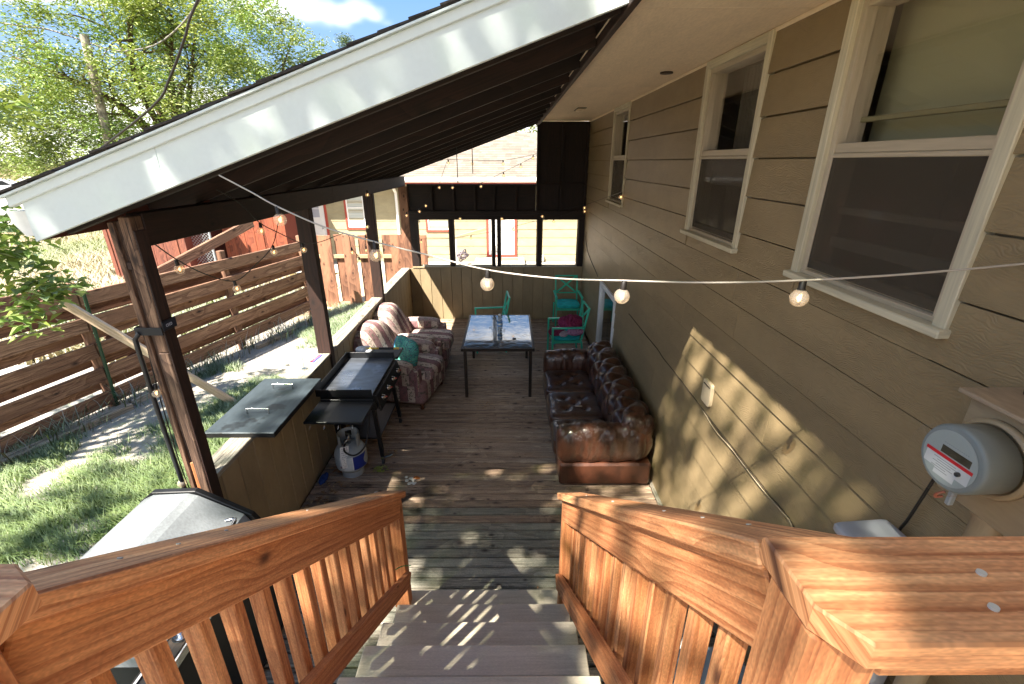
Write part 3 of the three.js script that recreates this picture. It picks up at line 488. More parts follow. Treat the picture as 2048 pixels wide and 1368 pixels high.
// ---------- leather sofa ----------
{
  const L = hex('#523527'), D = hex('#3c261c'), hT = new Float32Array(512 * 512);
  const map = tex(512, 512, (u, v) => { const a = fbm(u, v, 5, 5, 4, 401), b = fbm(u, v, 70, 70, 2, 403); let c = mixc(L, D, sstep(0.3, 0.75, a)); c = mixc(c, hex('#5f4030'), sstep(0.62, 0.8, b) * 0.2); return c; });
  const bump = tex(512, 512, (u, v) => { const n = fbm(u, v, 6, 14, 4, 411), w = Math.abs(((n * 7) % 1) * 2 - 1), p = fbm(u, v, 90, 90, 2, 413); const h = 0.25 * p + 0.75 * Math.pow(w, 0.6); return [h, h, h]; }, false);
  const leather = new THREE.MeshPhysicalMaterial({ map, bumpMap: bump, bumpScale: 0.003, roughness: 0.3, color: new THREE.Color(0.85, 0.74, 0.67), clearcoat: 0.7, clearcoatRoughness: 0.16 });
  const plainL = new THREE.MeshPhysicalMaterial({ map, roughness: 0.4, color: new THREE.Color(1.05, 0.82, 0.7), clearcoat: 0.25, clearcoatRoughness: 0.35 });
  const btn = plain('#2a150d', 0.35);
  const s = thing('sofa', 'brown leather button tufted sofa against the house wall', 'sofa', null, [0.9, 0, -4.65]); const G = (g) => g.translate(-0.9, 0, 4.65);
  mesh('base', G(boxAt(0.475, 1.35, 0.03, 0.27, -5.68, -3.6, 0.02)), plainL, s);
  for (const [x, z] of [[0.52, -3.68], [1.28, -3.68], [0.52, -5.6], [1.28, -5.6]]) mesh('foot', G(cyl(0.03, 0.03, [x, 0.015, z], 'y', 12)), btn, s);
  // soft roll: closed section swept along a line, drawn in at both ends, with diamond tufting
  const roll = (nu, nv, c0, c1, r1, r2, axis, pu, pv, amp, e = 5) => grid(nu, nv, (u, v) => {
    const th = v * Math.PI * 2, s2 = u * 2 - 1, endk = Math.pow(Math.max(0, 1 - Math.pow(Math.abs(s2), e * 2)), 1 / 2.6);
    const len = c0.map((q, i) => q + (c1[i] - q) * u), L0 = Math.hypot(c1[0] - c0[0], c1[2] - c0[2]);
    const su = u * L0 / pu, tv = v * 2 * Math.PI * (r1 + r2) / 2 / pv, tuft = Math.pow(Math.abs(Math.sin(Math.PI * (su + tv))), 0.7) * Math.pow(Math.abs(Math.sin(Math.PI * (su - tv))), 0.7);
    const face = sstep(-0.55, 0.1, Math.sin(th)), wob = 0.006 * Math.sin(su * 9.1 + tv * 3) + 0.012 * (fbm(u, v, 24, 9, 3, 431) - 0.5);
    const k = endk, d = amp * (tuft - 0.6) * face * endk + wob; const ca = Math.cos(th), sa = Math.sin(th), q = 0.75;
    const ox = Math.sign(ca) * Math.pow(Math.abs(ca), q) * (r1 + d) * k, oy = Math.sign(sa) * Math.pow(Math.abs(sa), q) * (r2 + d) * (0.25 + 0.75 * k);
    return axis === 'x' ? [len[0], len[1] + oy, len[2] + ox] : [len[0] + ox, len[1] + oy, len[2]];
  }, 3, 2);
  mesh('armrest', G(roll(110, 56, [0.44, 0.44, -3.715], [1.3, 0.46, -3.715], 0.125, 0.2, 'x', 0.34, 0.5, 0.016)), leather, s);
  mesh('armrest', G(roll(110, 56, [0.44, 0.44, -5.55], [1.3, 0.46, -5.55], 0.125, 0.2, 'x', 0.34, 0.5, 0.016)), leather, s);
  mesh('backrest', G(roll(260, 64, [1.19, 0.5, -5.66], [1.19, 0.5, -3.62], 0.19, 0.27, 'z', 0.28, 0.3, 0.04, 9)), leather, s);
  const rows = [[0.56, 1.0], [0.69, 1.08]]; for (let k = 0; k < 7; k++) for (let r = 0; r < 2; r++) mesh('button', G(new THREE.SphereGeometry(0.011, 8, 6).translate(rows[r][1] + 0.008, rows[r][0] + 0.02, -5.3 + k * 0.26 + (r ? 0.13 : 0))), btn, s);
  for (const [a, b] of [[-4.215, -3.77], [-4.825, -4.22], [-5.43, -4.83]]) {
    const w = 0.6, d = b - a, cx = 0.725, cz = (a + b) / 2, dim = [[-0.1, -0.12], [0.1, -0.12], [-0.1, 0.12], [0.1, 0.12], [0, 0]];
    const c = mesh('seat_cushion', G(soft(w, 0.2, d, 30, 7, (x, y, z) => { let dy = 0; if (y > 0.03) { for (const [p, q] of dim) { const r2 = ((x - p) ** 2 + (z - q) ** 2); dy -= 0.03 * Math.exp(-r2 / 0.0016) + 0.012 * Math.exp(-r2 / 0.012); } dy += 0.02 * (1 - (2 * x / w) ** 2) * (1 - (2 * z / d) ** 2); dy += 0.008 * (fbm(x + 1, z + 1 + a, 12, 12, 3, 441) - 0.5); } return [x, y + dy, z]; }, 0.5).translate(cx, 0.32, cz)), leather, s);
    for (const [p, q] of dim) mesh('button', G(new THREE.SphereGeometry(0.012, 8, 6).translate(cx + p, 0.405, cz + q)), btn, c);
  }
  tag(mesh('cigarette', cyl(0.004, 0.075, [0.76, 0.437, -4.42], 'x', 8), plain('#d8cbb8', 0.8)), 'white cigarette lying on the middle cushion of the leather sofa', 'cigarette');
}

// ---------- two tapestry armchairs ----------
{
  const cols = ['#e3d9cb', '#7d595f', '#cfc3b5', '#8d6b6e', '#e6dccf', '#a4908f'].map(hex);
  const map = tex(1024, 1024, (u, v) => {
    const b = Math.floor(u * 6) % 6, f = u * 6 - Math.floor(u * 6); let c = mixc(cols[b], cols[(b + 3) % 6], 0.12);
    const m1 = fbm(u, v, 18, 14, 4, 501 + b), m2 = fbm(u, v, 26, 22, 3, 511 + b), m3 = fbm(u, v, 200, 200, 2, 517);
    const ring = Math.abs(((m1 * 6) % 1) * 2 - 1); c = mixc(c, b % 2 ? hex('#a8747a') : hex('#5a5a52'), sstep(0.62, 0.72, m2) * 0.75); c = mixc(c, b % 2 ? hex('#5a3a42') : hex('#8d6468'), sstep(0.75, 0.95, ring) * 0.6); c = mixc(c, hex('#4d5648'), sstep(0.66, 0.74, m1) * 0.6);
    if (f < 0.05 || f > 0.95) c = mixc(c, hex('#6a4a52'), 0.6); const k = 0.86 + 0.28 * m3; return [c[0] * k, c[1] * k, c[2] * k];
  });
  const bump = tex(256, 256, (u, v) => { const h = 0.5 + 0.5 * Math.sin(u * 256 * 1.2) * Math.sin(v * 256 * 1.2) * 0.5 + (fbm(u, v, 20, 20, 3, 521) - 0.5) * 0.6; return [h, h, h]; }, false);
  const fab = new THREE.MeshPhysicalMaterial({ map, bumpMap: bump, bumpScale: 0.001, roughness: 0.92, sheen: 0.3, color: new THREE.Color(0.93, 0.91, 0.88) });
  const wood = woodMats({ light: '#6b3f22', dark: '#3a1e10', seed: 63, w: 256, h: 128 }, [[1, 0.9, 0.8]], 0.4)[0];
  // local: faces +x, centre of the seat at the origin
  function armchair(label, pos, turn) {
    const s = thing('armchair', label, 'armchair', 'tapestry armchairs along the half wall', pos, turn);
    const uvz = (g, k = 0) => { const p = g.attributes.position, n = g.attributes.normal, uv = g.attributes.uv; for (let i = 0; i < p.count; i++) { const ax = Math.abs(n.getX(i)), az = Math.abs(n.getZ(i)), ay = Math.abs(n.getY(i)); uv.setXY(i, (az > 0.7 ? p.getX(i) : p.getZ(i)) / 0.62 + k, (ay > 0.6 ? p.getX(i) : p.getY(i)) / 0.62 + k); } return g; };
    mesh('frame', uvz(soft(0.86, 0.3, 0.86, 12, 14).translate(0.0, 0.24, 0)), fab, s);
    mesh('seat_cushion', uvz(soft(0.72, 0.17, 0.56, 20, 6, (x, y, z) => [x + 0.03 * (x > 0.25 ? 1 : 0) * (1 - (z / 0.3) ** 2), y + (y > 0 ? 0.035 * (1 - (2 * x / 0.72) ** 2) * (1 - (2 * z / 0.56) ** 2) : 0), z]).translate(0.11, 0.43, 0), 0.2), fab, s);
    for (const sg of [-1, 1]) {
      const a = mesh('armrest', uvz(soft(0.74, 0.3, 0.13, 12, 8).translate(-0.04, 0.43, sg * 0.365), 0.1), fab, s);
      mesh('arm_roll', uvz(soft(0.68, 0.17, 0.2, 16, 3.2, (x, y, z) => [x, y + 0.03 * (x > 0 ? -x : 0), z]).translate(-0.06, 0.575, sg * 0.375), 0.45), fab, a);
      mesh('front_panel', uvz(soft(0.06, 0.36, 0.15, 8, 5).translate(0.335, 0.38, sg * 0.37), 0.7), fab, a);
    }
    const back = soft(0.26, 0.66, 0.84, 22, 4.6, (x, y, z) => { const top = y > 0 ? y : 0; return [x * (1 + 0.25 * (1 - (z / 0.42) ** 2)) - 0.42 * (y + 0.3), y - (top > 0.02 ? 0.11 * (z / 0.42) ** 2 * (top / 0.33) : 0) + 0.02, z]; });
    mesh('backrest', uvz(back.translate(-0.24, 0.64, 0), 0.33), fab, s);
    for (const [x, z] of [[0.36, 0.36], [0.36, -0.36], [-0.36, 0.36], [-0.36, -0.36]]) mesh('leg', lathe([[0, 0], [0.02, 0], [0.028, 0.02], [0.018, 0.04], [0.034, 0.065], [0.036, 0.085], [0.022, 0.1], [0, 0.1]], 14).translate(x, 0, z), wood, s);
    return s;
  }
  armchair('striped tapestry armchair beside the griddle with a teal pillow on it', [-1.40, 0, -5.54], -0.2);
  armchair('striped tapestry armchair next to the far end of the half wall', [-1.36, 0, -6.47], 0.04);
  // pillow
  const pm = tex(256, 256, (u, v) => { const n = fbm(u, v, 5, 5, 4, 541), r = Math.abs(((n * 8) % 1) * 2 - 1), p = fbm(u, v, 7, 7, 3, 547); let c = mixc(hex('#23857c'), hex('#86cfb4'), p); c = mixc(c, hex('#174a80'), sstep(0.5, 0.8, r) * 0.85); c = mixc(c, hex('#b9b36a'), sstep(0.85, 0.98, r) * 0.8); if (u < 0.16 || v < 0.16) c = hex('#2f7fb0'); return c; });
  const pil = soft(0.4, 0.16, 0.4, 20, 2.6, (x, y, z) => [x * (1 + 0.35 * Math.abs(z) * 2.5), y * (1 - 0.2 * (Math.abs(x) + Math.abs(z))), z * (1 + 0.35 * Math.abs(x) * 2.5)]); { const p = pil.attributes.position, uv = pil.attributes.uv; for (let i = 0; i < p.count; i++) uv.setXY(i, p.getX(i) / 0.46 + 0.5, p.getZ(i) / 0.46 + 0.5); }
  const pl = tag(mesh('throw_pillow', pil, new THREE.MeshStandardMaterial({ map: pm, roughness: 0.85 })), 'teal paisley throw pillow propped on the armchair beside the griddle', 'pillow'); pl.position.set(-1.34, 0.66, -5.42); pl.rotation.set(0.25, 0.9, 1.25);
}

// ---------- glass topped table ----------
{
  const t = thing('patio_table', 'dark metal patio table with wavy glass top', 'table', null, [-0.155, 0, -6.1]);
  const x0 = -0.475, x1 = 0.475, z0 = -0.7, z1 = 0.7, y = 0.72;
  const wv = tex(512, 512, (u, v) => { const h = fbm(u, v, 9, 14, 4, 551) * 0.8 + 0.2 * fbm(u, v, 40, 40, 2, 553); return [h, h, h]; }, false);
  const glass = new THREE.MeshPhysicalMaterial({ color: new THREE.Color(0.10, 0.11, 0.105), roughness: 0.08, ior: 2.2, bumpMap: wv, bumpScale: 0.004, clearcoat: 1, clearcoatRoughness: 0.04 });
  mesh('glass_top', boxAt(x0 + 0.03, x1 - 0.03, y - 0.01, y - 0.002, z0 + 0.03, z1 - 0.03, 0.001, 1, 1), glass, t);
  for (const [a, b, c, d] of [[x0, x0 + 0.032, z0, z1], [x1 - 0.032, x1, z0, z1], [x0 + 0.0325, x1 - 0.0325, z0, z0 + 0.032], [x0 + 0.0325, x1 - 0.0325, z1 - 0.032, z1]]) mesh('frame_rail', boxAt(a, b, y - 0.04, y, c, d, 0.005), M.bronze, t);
  for (const x of [x0 + 0.03, x1 - 0.07]) for (const z of [z0 + 0.03, z1 - 0.07]) mesh('leg', boxAt(x, x + 0.04, 0, y - 0.041, z, z + 0.04, 0.004), M.bronze, t);
}
function bottle(label, pos, s = 1) {
  const b = thing('water_bottle', label, 'bottle', null, pos), pl = new THREE.MeshPhysicalMaterial({ color: 0xf2f8fb, roughness: 0.1, transmission: 0.9, thickness: 0 });
  mesh('body', lathe([[0, 0], [0.03, 0], [0.032, 0.01], [0.031, 0.03], [0.032, 0.05], [0.0315, 0.12], [0.028, 0.14], [0.014, 0.17], [0.0125, 0.185]].map(([a, c]) => [a * s, c * s]), 20), pl, b);
  mesh('label_band', lathe([[0.0325 * s, 0.055 * s], [0.0325 * s, 0.11 * s]], 20), tex1('#3f86c6', '#e6eef4'), b); mesh('cap', cyl(0.015 * s, 0.02 * s, [0, 0.195 * s, 0], 'y', 16), plain('#e9edf0', 0.5), b);
}
function tex1(a, b) { const A = hex(a), B = hex(b); return new THREE.MeshStandardMaterial({ roughness: 0.5, map: tex(64, 32, (u, v) => (fbm(u, v, 4, 3, 2, 561) > 0.5 && v > 0.3 && v < 0.7 ? B : A)) }); }
bottle('clear water bottle standing on the glass table', [-0.14, 0.72, -6.1], 1.15);
bottle('clear water bottle with blue label on the deck by the green chair', [0.74, 0, -7.2], 1.2);
tag(mesh('lighter', cbox(0.05, 0.01, 0.018, 0.003).rotateY(0.4).translate(0.06, 0.725, -5.75), plain('#16181a', 0.4)), 'small black lighter on the glass table', 'lighter');

// ---------- green metal chairs ----------
{
  function chair(label, pos, turn, group) { // faces +z
    const c = thing('patio_chair', label, 'chair', group, pos, turn), w = 0.5, d = 0.48, b = (p, q, a = 0.022, h = 0.03, n = 'frame_bar', par) => mesh(n, beam(p, q, a, h, 0.004), M.teal, par || c);
    const hx = w / 2 - 0.016;
    for (const s of [-1, 1]) { b([s * hx, 0, d / 2], [s * hx, 0.62, d / 2], 0.028, 0.028, 'leg'); b([s * hx, 0, -d / 2 + 0.0], [s * hx, 0.42, -d / 2 + 0.04], 0.028, 0.028, 'leg'); b([s * hx, 0.635, d / 2 + 0.015], [s * hx, 0.635, -d / 2 + 0.0], 0.042, 0.022, 'armrest'); }
    const back = new THREE.Group(); back.name = 'backrest'; c.add(back); const zb = (y) => -d / 2 + 0.04 - (y - 0.42) * 0.2;
    for (const s of [-1, 1]) b([s * (hx - 0.03), 0.42, zb(0.42)], [s * (hx - 0.03), 0.93, zb(0.93)], 0.026, 0.026, 'stile', back);
    for (const y of [0.6, 0.918]) b([-hx + 0.044, y, zb(y)], [hx - 0.044, y, zb(y)], 0.03, 0.02, 'rail', back);
    b([-hx + 0.05, 0.615, zb(0.615)], [hx - 0.05, 0.905, zb(0.905)], 0.012, 0.032, 'cross_bar', back); b([hx - 0.05, 0.615, zb(0.615) + 0.013], [-hx + 0.05, 0.905, zb(0.905) + 0.013], 0.012, 0.032, 'cross_bar', back);
    for (const z of [d / 2 - 0.03, -d / 2 + 0.05]) b([-hx + 0.016, 0.4, z], [hx - 0.016, 0.4, z], 0.022, 0.04, 'seat_rail'); for (const s of [-1, 1]) b([s * (hx - 0.03), 0.399, -d / 2 + 0.06], [s * (hx - 0.03), 0.399, d / 2 - 0.04], 0.022, 0.038, 'seat_rail'); for (let k = -2; k <= 2; k++) b([k * 0.075, 0.41, -d / 2 + 0.06], [k * 0.075, 0.41, d / 2 - 0.04], 0.05, 0.012, 'seat_slat');
    mesh('seat_cushion', soft(0.44, 0.07, 0.43, 18, 5, (x, y, z) => { let k = 0; for (const [p, q] of [[-0.09, -0.09], [0.09, -0.09], [-0.09, 0.09], [0.09, 0.09]]) k += Math.exp(-((x - p) ** 2 + (z - q) ** 2) / 0.001); return [x, y - (y > 0 ? 0.02 * k - 0.012 * (1 - (x / 0.22) ** 2) : 0), z]; }, 0.3).translate(0, 0.452, 0.015), M.tealCushion, c);
    return c;
  }
  chair('green metal chair with bright teal cushion in the back corner by the house', [1.09, 0, -8.28], 0);
  chair('green metal chair with clothes piled on its seat behind the sofa', [0.87, 0, -6.64], -Math.PI / 2 + 0.06);
  chair('green metal chair tucked behind the far end of the glass table', [-0.32, 0, -7.2], -Math.PI / 2 + 0.1);
  // crumpled jacket on the middle chair
  const cl = (col, at, sc, seed, turn) => { const g = soft(0.34, 0.2, 0.3, 26, 2.4, (x, y, z) => { const n = fbm(x * 1.4 + 3, z * 1.4 + 3 + y, 8, 8, 4, seed), r = Math.abs(((n * 5) % 1) * 2 - 1); const k = 1 + 0.35 * (n - 0.5) + 0.16 * (r - 0.5); return [x * k, y * k + 0.03 * r, z * k]; }); g.scale(...sc).rotateY(turn).translate(...at); return g; };
  const m1 = speckle('#8a2a52', 571, 0.35, 0.85), m2 = speckle('#a87898', 573, 0.4, 0.85), m3 = speckle('#b9a9b4', 575, 0.3, 0.85);
  const j = thing('clothes_pile', 'crumpled maroon jacket and clothes heaped on the green chair', 'clothes', null, [0.87, 0.47, -6.62]); mesh('jacket', cl(0, [0.08, 0.16, -0.02], [1.1, 0.9, 1.1], 581, 0.5), m1, j); mesh('sleeve', cl(0, [-0.15, 0.05, 0.05], [0.9, 0.5, 0.7], 583, 1.1), m1, j); mesh('shirt', cl(0, [0.12, 0.08, 0.16], [0.7, 0.5, 0.6], 585, 0.2), m2, j); mesh('lining', cl(0, [-0.05, 0.05, 0.17], [0.5, 0.35, 0.4], 587, 0.9), m3, j);
}

// ---------- griddle, its lid, propane tank ----------
{
  const g = thing('griddle', 'black flat top gas griddle on casters beside the half wall', 'griddle', null, [-1.55, 0, -4.2]); const G = (q) => q.translate(1.55, 0, 4.2), K = M.blackMetal;
  const pl = tex(512, 512, (u, v) => { const a = fbm(u, v, 4, 6, 5, 601), b = fbm(u, v, 30, 8, 3, 603), s = sstep(0.6, 0.75, a) * 0.5; const k = 0.42 + 0.12 * b + 0.25 * s; return [k * 0.92, k * 0.97, k * 1.05]; });
  const pr = tex(256, 256, (u, v) => { const k = 0.25 + 0.5 * fbm(u, v, 5, 7, 4, 607); return [k, k, k]; }, false);
  const steel = new THREE.MeshStandardMaterial({ map: pl, roughnessMap: pr, roughness: 0.7, metalness: 0.7 });
  const top = mesh('plate', G(boxAt(-1.8, -1.29, 0.9, 0.912, -4.67, -3.8, 0.002, 0.9, 0.9)), steel, g);
  mesh('rim', G(boxAt(-1.815, -1.805, 0.9, 0.985, -4.68, -3.79, 0.002)), K, top); mesh('rim', G(boxAt(-1.8045, -1.29, 0.9, 0.978, -4.68, -4.672, 0.002)), K, top); mesh('rim', G(boxAt(-1.8045, -1.29, 0.9, 0.972, -3.798, -3.79, 0.002)), K, top); mesh('rim', G(boxAt(-1.289, -1.28, 0.9, 0.93, -4.66, -3.81, 0.002)), K, top);
  mesh('firebox', G(boxAt(-1.79, -1.27, 0.74, 0.898, -4.66, -3.81, 0.006)), K, g);
  const pan = mesh('control_panel', G(flat(boxAt(-0.012, 0.012, -0.08, 0.08, -0.42, 0.42, 0.004), [-1.25, 0.815, -4.235], [0, 0, 0.25])), K, g);
  for (let k = 0; k < 4; k++) { const z = -3.93 - k * 0.2; const kn = mesh('knob', G(flat(lathe([[0, 0], [0.03, 0], [0.028, 0.012], [0.02, 0.014], [0.019, 0.032], [0, 0.034]], 18), [-1.24, 0.82, z], [0, 0, -Math.PI / 2 + 0.25])), M.chrome, pan); mesh('knob_grip', G(flat(cbox(0.03, 0.012, 0.006, 0.002), [-1.205, 0.828, z], [0, 0, 0.25])), plain('#a23a2c', 0.5), kn); }
  const sh = mesh('side_shelf', G(boxAt(-1.76, -1.255, 0.865, 0.89, -3.72, -3.36, 0.004, 0.5, 0.5)), K, g); for (let k = 0; k < 4; k++) mesh('hook', G(tube([[-1.7 + k * 0.12, 0.862, -3.352], [-1.7 + k * 0.12, 0.845, -3.345], [-1.7 + k * 0.12, 0.835, -3.33], [-1.7 + k * 0.12, 0.85, -3.322]], 0.0025)), M.chrome, sh);
  mesh('shelf_lip', G(boxAt(-1.75, -1.27, 0.8905, 0.906, -3.735, -3.7215, 0.002)), K, sh); mesh('side_shelf', G(boxAt(-1.76, -1.27, 0.865, 0.89, -5.04, -4.74, 0.004, 0.5, 0.5)), K, g);
  for (const [x, z, zb] of [[-1.33, -3.9, -4.0], [-1.73, -3.9, -4.0], [-1.33, -4.6, -4.8], [-1.73, -4.6, -4.8]]) {
    mesh('leg', G(beam([x, 0.745, z], [x, 0.09, zb], 0.038, 0.038, 0.004)), K, g); const c = mesh('caster_fork', G(boxAt(x - 0.018, x + 0.018, 0.05, 0.095, zb - 0.02, zb + 0.02, 0.004)), M.chrome, g); mesh('wheel', G(cyl(0.035, 0.02, [x + 0.004, 0.036, zb + 0.005], 'x', 20)), plain('#2c2e30', 0.5), c); if (x > -1.5 && z > -4) mesh('brake_lever', G(flat(cbox(0.09, 0.012, 0.022, 0.003), [x + 0.055, 0.085, zb], [0, 0.2, 0.25])), M.chrome, c);
  }
  mesh('bottom_shelf', G(boxAt(-1.73, -1.34, 0.28, 0.3, -4.74, -4.02, 0.004)), K, g);
  // spare lid resting on the half wall cap
  const l = thing('griddle_cover', 'flat black griddle cover with two steel handles lying across the half wall cap', 'cover', null, [-2.0, 1.04, -3.35]);
  const lm = new THREE.MeshStandardMaterial({ map: tex(512, 512, (u, v) => { const a = fbm(u, v, 6, 6, 5, 611), b = fbm(u, v, 14, 40, 3, 613), k = 0.24 + 0.07 * b - 0.12 * sstep(0.62, 0.72, a); return [k * 0.86, k * 1.0, k * 1.08]; }), roughness: 0.5, metalness: 0.2 });
  mesh('panel', boxAt(-0.265, 0.255, 0.034, 0.046, -0.455, 0.455, 0.004, 0.9, 0.9), lm, l); for (const [a, b, c, d] of [[-0.262, -0.252, -0.45, 0.45], [0.242, 0.252, -0.45, 0.45], [-0.251, 0.241, -0.45, -0.44], [-0.251, 0.241, 0.44, 0.45]]) mesh('skirt', boxAt(a, b, 0.0, 0.0335, c, d, 0.001), M.blackMetal, l);
  for (const z of [-0.25, 0.18]) mesh('handle', tube([[-0.085, 0.046, z], [-0.085, 0.083, z], [-0.078, 0.09, z], [0.078, 0.09, z], [0.085, 0.083, z], [0.085, 0.046, z]], 0.006, 40, 8), M.chrome, l);
  // rolling tool and rag on the far shelf
  const t = thing('scraper', 'long handled tool with yellow and black grip lying on the far griddle shelf', 'tool', null, [-1.5, 0.95, -4.86]); mesh('grip', cyl(0.013, 0.17, [0.08, 0, 0], 'x', 14), plain('#1c1c1e', 0.5), t); mesh('shaft', cyl(0.011, 0.2, [-0.11, 0, 0], 'x', 14), plain('#c6a443', 0.4), t); mesh('band', cyl(0.0125, 0.06, [0.195, 0, 0], 'x', 14), plain('#cfae4a', 0.4), t); mesh('tip', cyl(0.012, 0.03, [0.24, 0, 0], 'x', 14, 0.006), M.grayPlastic, t);
  tag(mesh('paper_towel', soft(0.2, 0.07, 0.14, 16, 2.5, (x, y, z) => [x, y + 0.03 * (fbm(x * 2 + 3, z * 2 + 3, 8, 8, 3, 617) - 0.5), z]).translate(-1.68, 0.925, -4.88), plain('#c9ccd2', 0.8)), 'crumpled pale paper towel on the far griddle shelf', 'paper towel');
  // propane tank
  const p = thing('propane_tank', 'grey propane tank with blue label and white paper tag on the deck', 'propane tank', null, [-1.6, 0, -3.86], 0.1);
  const tm = tex(1024, 256, (u, v) => { const n = 1 + 0.08 * (fbm(u, v, 30, 30, 3, 621) - 0.5); let c = hex('#a7b0b2'); const a = (u * 360 + 0) % 360, y = v; if (y > 0.32 && y < 0.74) { if (a > 20 && a < 66 - 16 * Math.cos((y - 0.53) * 8) + 12) c = hex('#1d2f86'); if (a > 17 && a <= 20) c = hex('#e6e9ea'); if (a <= 17 || a > 330) c = hex('#ccd2d4'); } return [c[0] * n, c[1] * n, c[2] * n]; });
  const body = lathe([[0, 0.06], [0.06, 0.055], [0.11, 0.07], [0.148, 0.105], [0.155, 0.14], [0.155, 0.25], [0.15, 0.275], [0.125, 0.315], [0.08, 0.338], [0.03, 0.345], [0, 0.345]], 48); { const q = body.attributes.position, uv = body.attributes.uv; for (let i = 0; i < q.count; i++) uv.setXY(i, uv.getX(i), q.getY(i) / 0.36); }
  mesh('body', body, new THREE.MeshStandardMaterial({ map: tm, roughness: 0.4 }), p); mesh('foot_ring', lathe([[0.1, 0], [0.108, 0], [0.108, 0.06], [0.1, 0.06], [0.1, 0]], 36), M.grayPlastic, p);
  const col = []; for (const [a0, a1, y0, y1] of [[0.6, 5.3, 0.33, 0.37], [0.6, 1.3, 0.37, 0.43], [1.9, 2.7, 0.37, 0.43], [3.3, 4.1, 0.37, 0.43], [4.7, 5.3, 0.37, 0.43], [0.6, 5.3, 0.43, 0.465]]) for (const r of [0.1, 0.105]) col.push(grid(30, 1, (u, v) => { const a = a0 + (a1 - a0) * u; return [Math.sin(a + 0.4) * r, y0 + (y1 - y0) * v, Math.cos(a + 0.4) * r]; })); mesh('collar', merge(col), plain('#a3abad', 0.45, { side: THREE.DoubleSide }), p);
  mesh('valve', merge([cyl(0.018, 0.09, [0, 0.385, 0], 'y', 12), cyl(0.028, 0.03, [0, 0.43, 0], 'y', 12), cyl(0.02, 0.06, [-0.03, 0.38, 0.04], 'z', 12)]), M.chrome, p);
  const tagT = new THREE.MeshStandardMaterial({ roughness: 0.8, map: tex(64, 128, (u, v) => { const l = Math.floor(v * 24) % 2 && u > 0.15 && u < 0.85 && hash2(Math.floor(u * 30), Math.floor(v * 24), 3) > 0.45; return l ? [0.68, 0.68, 0.68] : [0.9, 0.9, 0.89]; }), side: THREE.DoubleSide });
  mesh('paper_tag', grid(2, 10, (u, v) => { const y = 0.37 - 0.21 * v, r = v < 0.35 ? 0.11 + 0.13 * v : 0.158 + 0.006; return [-0.06 + u * 0.075 + 0.01 * v, y, r + 0.004 - 0.03 * u * u]; }), tagT, p);
  // printed wordmark, low on the body
  const cv = document.createElement('canvas'); cv.width = 256; cv.height = 64; const cx = cv.getContext('2d'); cx.fillStyle = '#a7b0b2'; cx.fillRect(0, 0, 256, 64); cx.fillStyle = '#7d1f36'; cx.font = 'bold 52px sans-serif'; cx.fillText('NG', 110, 50); const ct = new THREE.CanvasTexture(cv); ct.colorSpace = THREE.SRGBColorSpace;
  mesh('wordmark', grid(10, 1, (u, v) => { const a = -0.75 + 0.55 * u; return [Math.sin(a) * 0.1562, 0.14 + 0.035 * v, Math.cos(a) * 0.1562]; }), new THREE.MeshStandardMaterial({ map: ct, roughness: 0.5 }), p);
  tag(mesh('gas_hose', tube([[-1.62, 0.38, -3.8], [-1.6, 0.34, -3.72], [-1.5, 0.31, -3.70], [-1.42, 0.36, -3.78], [-1.38, 0.55, -3.85], [-1.37, 0.76, -3.9]], 0.009, 50, 8), plain('#232323', 0.5)), 'black gas hose looping from the propane tank up to the griddle', 'hose');
}
// small things on the half wall cap
{
  const cv = document.createElement('canvas'); cv.width = 256; cv.height = 128; const c = cv.getContext('2d'); c.fillStyle = '#c9cfd8'; c.fillRect(0, 0, 256, 128); c.fillStyle = '#b2303a'; c.fillRect(6, 8, 244, 56); c.fillStyle = '#2c4fa0'; c.fillRect(6, 64, 244, 46); c.fillStyle = '#d98a92'; for (let k = 0; k < 6; k++) c.fillRect(70 + k * 26, 20 + (k % 2) * 8, 16, 30); const t = new THREE.CanvasTexture(cv); t.colorSpace = THREE.SRGBColorSpace;
  tag(mesh('sticker', new THREE.PlaneGeometry(0.22, 0.075).rotateX(-Math.PI / 2).rotateY(Math.PI / 2 - 0.1).translate(-2.01, 1.0435, -4.36), new THREE.MeshStandardMaterial({ map: t, roughness: 0.5 })), 'small red and blue printed sticker on the half wall cap', 'sticker');
  const k = thing('incense_stand', 'small metal disc with an upright wire pin on the half wall cap', 'stand', null, [-2.03, 1.04, -4.1]); mesh('disc', cyl(0.026, 0.012, [0, 0.006, 0], 'y', 24), M.chrome, k); mesh('pin', cyl(0.0018, 0.13, [0, 0.075, 0], 'y', 6), plain('#4b463f', 0.5), k);
}

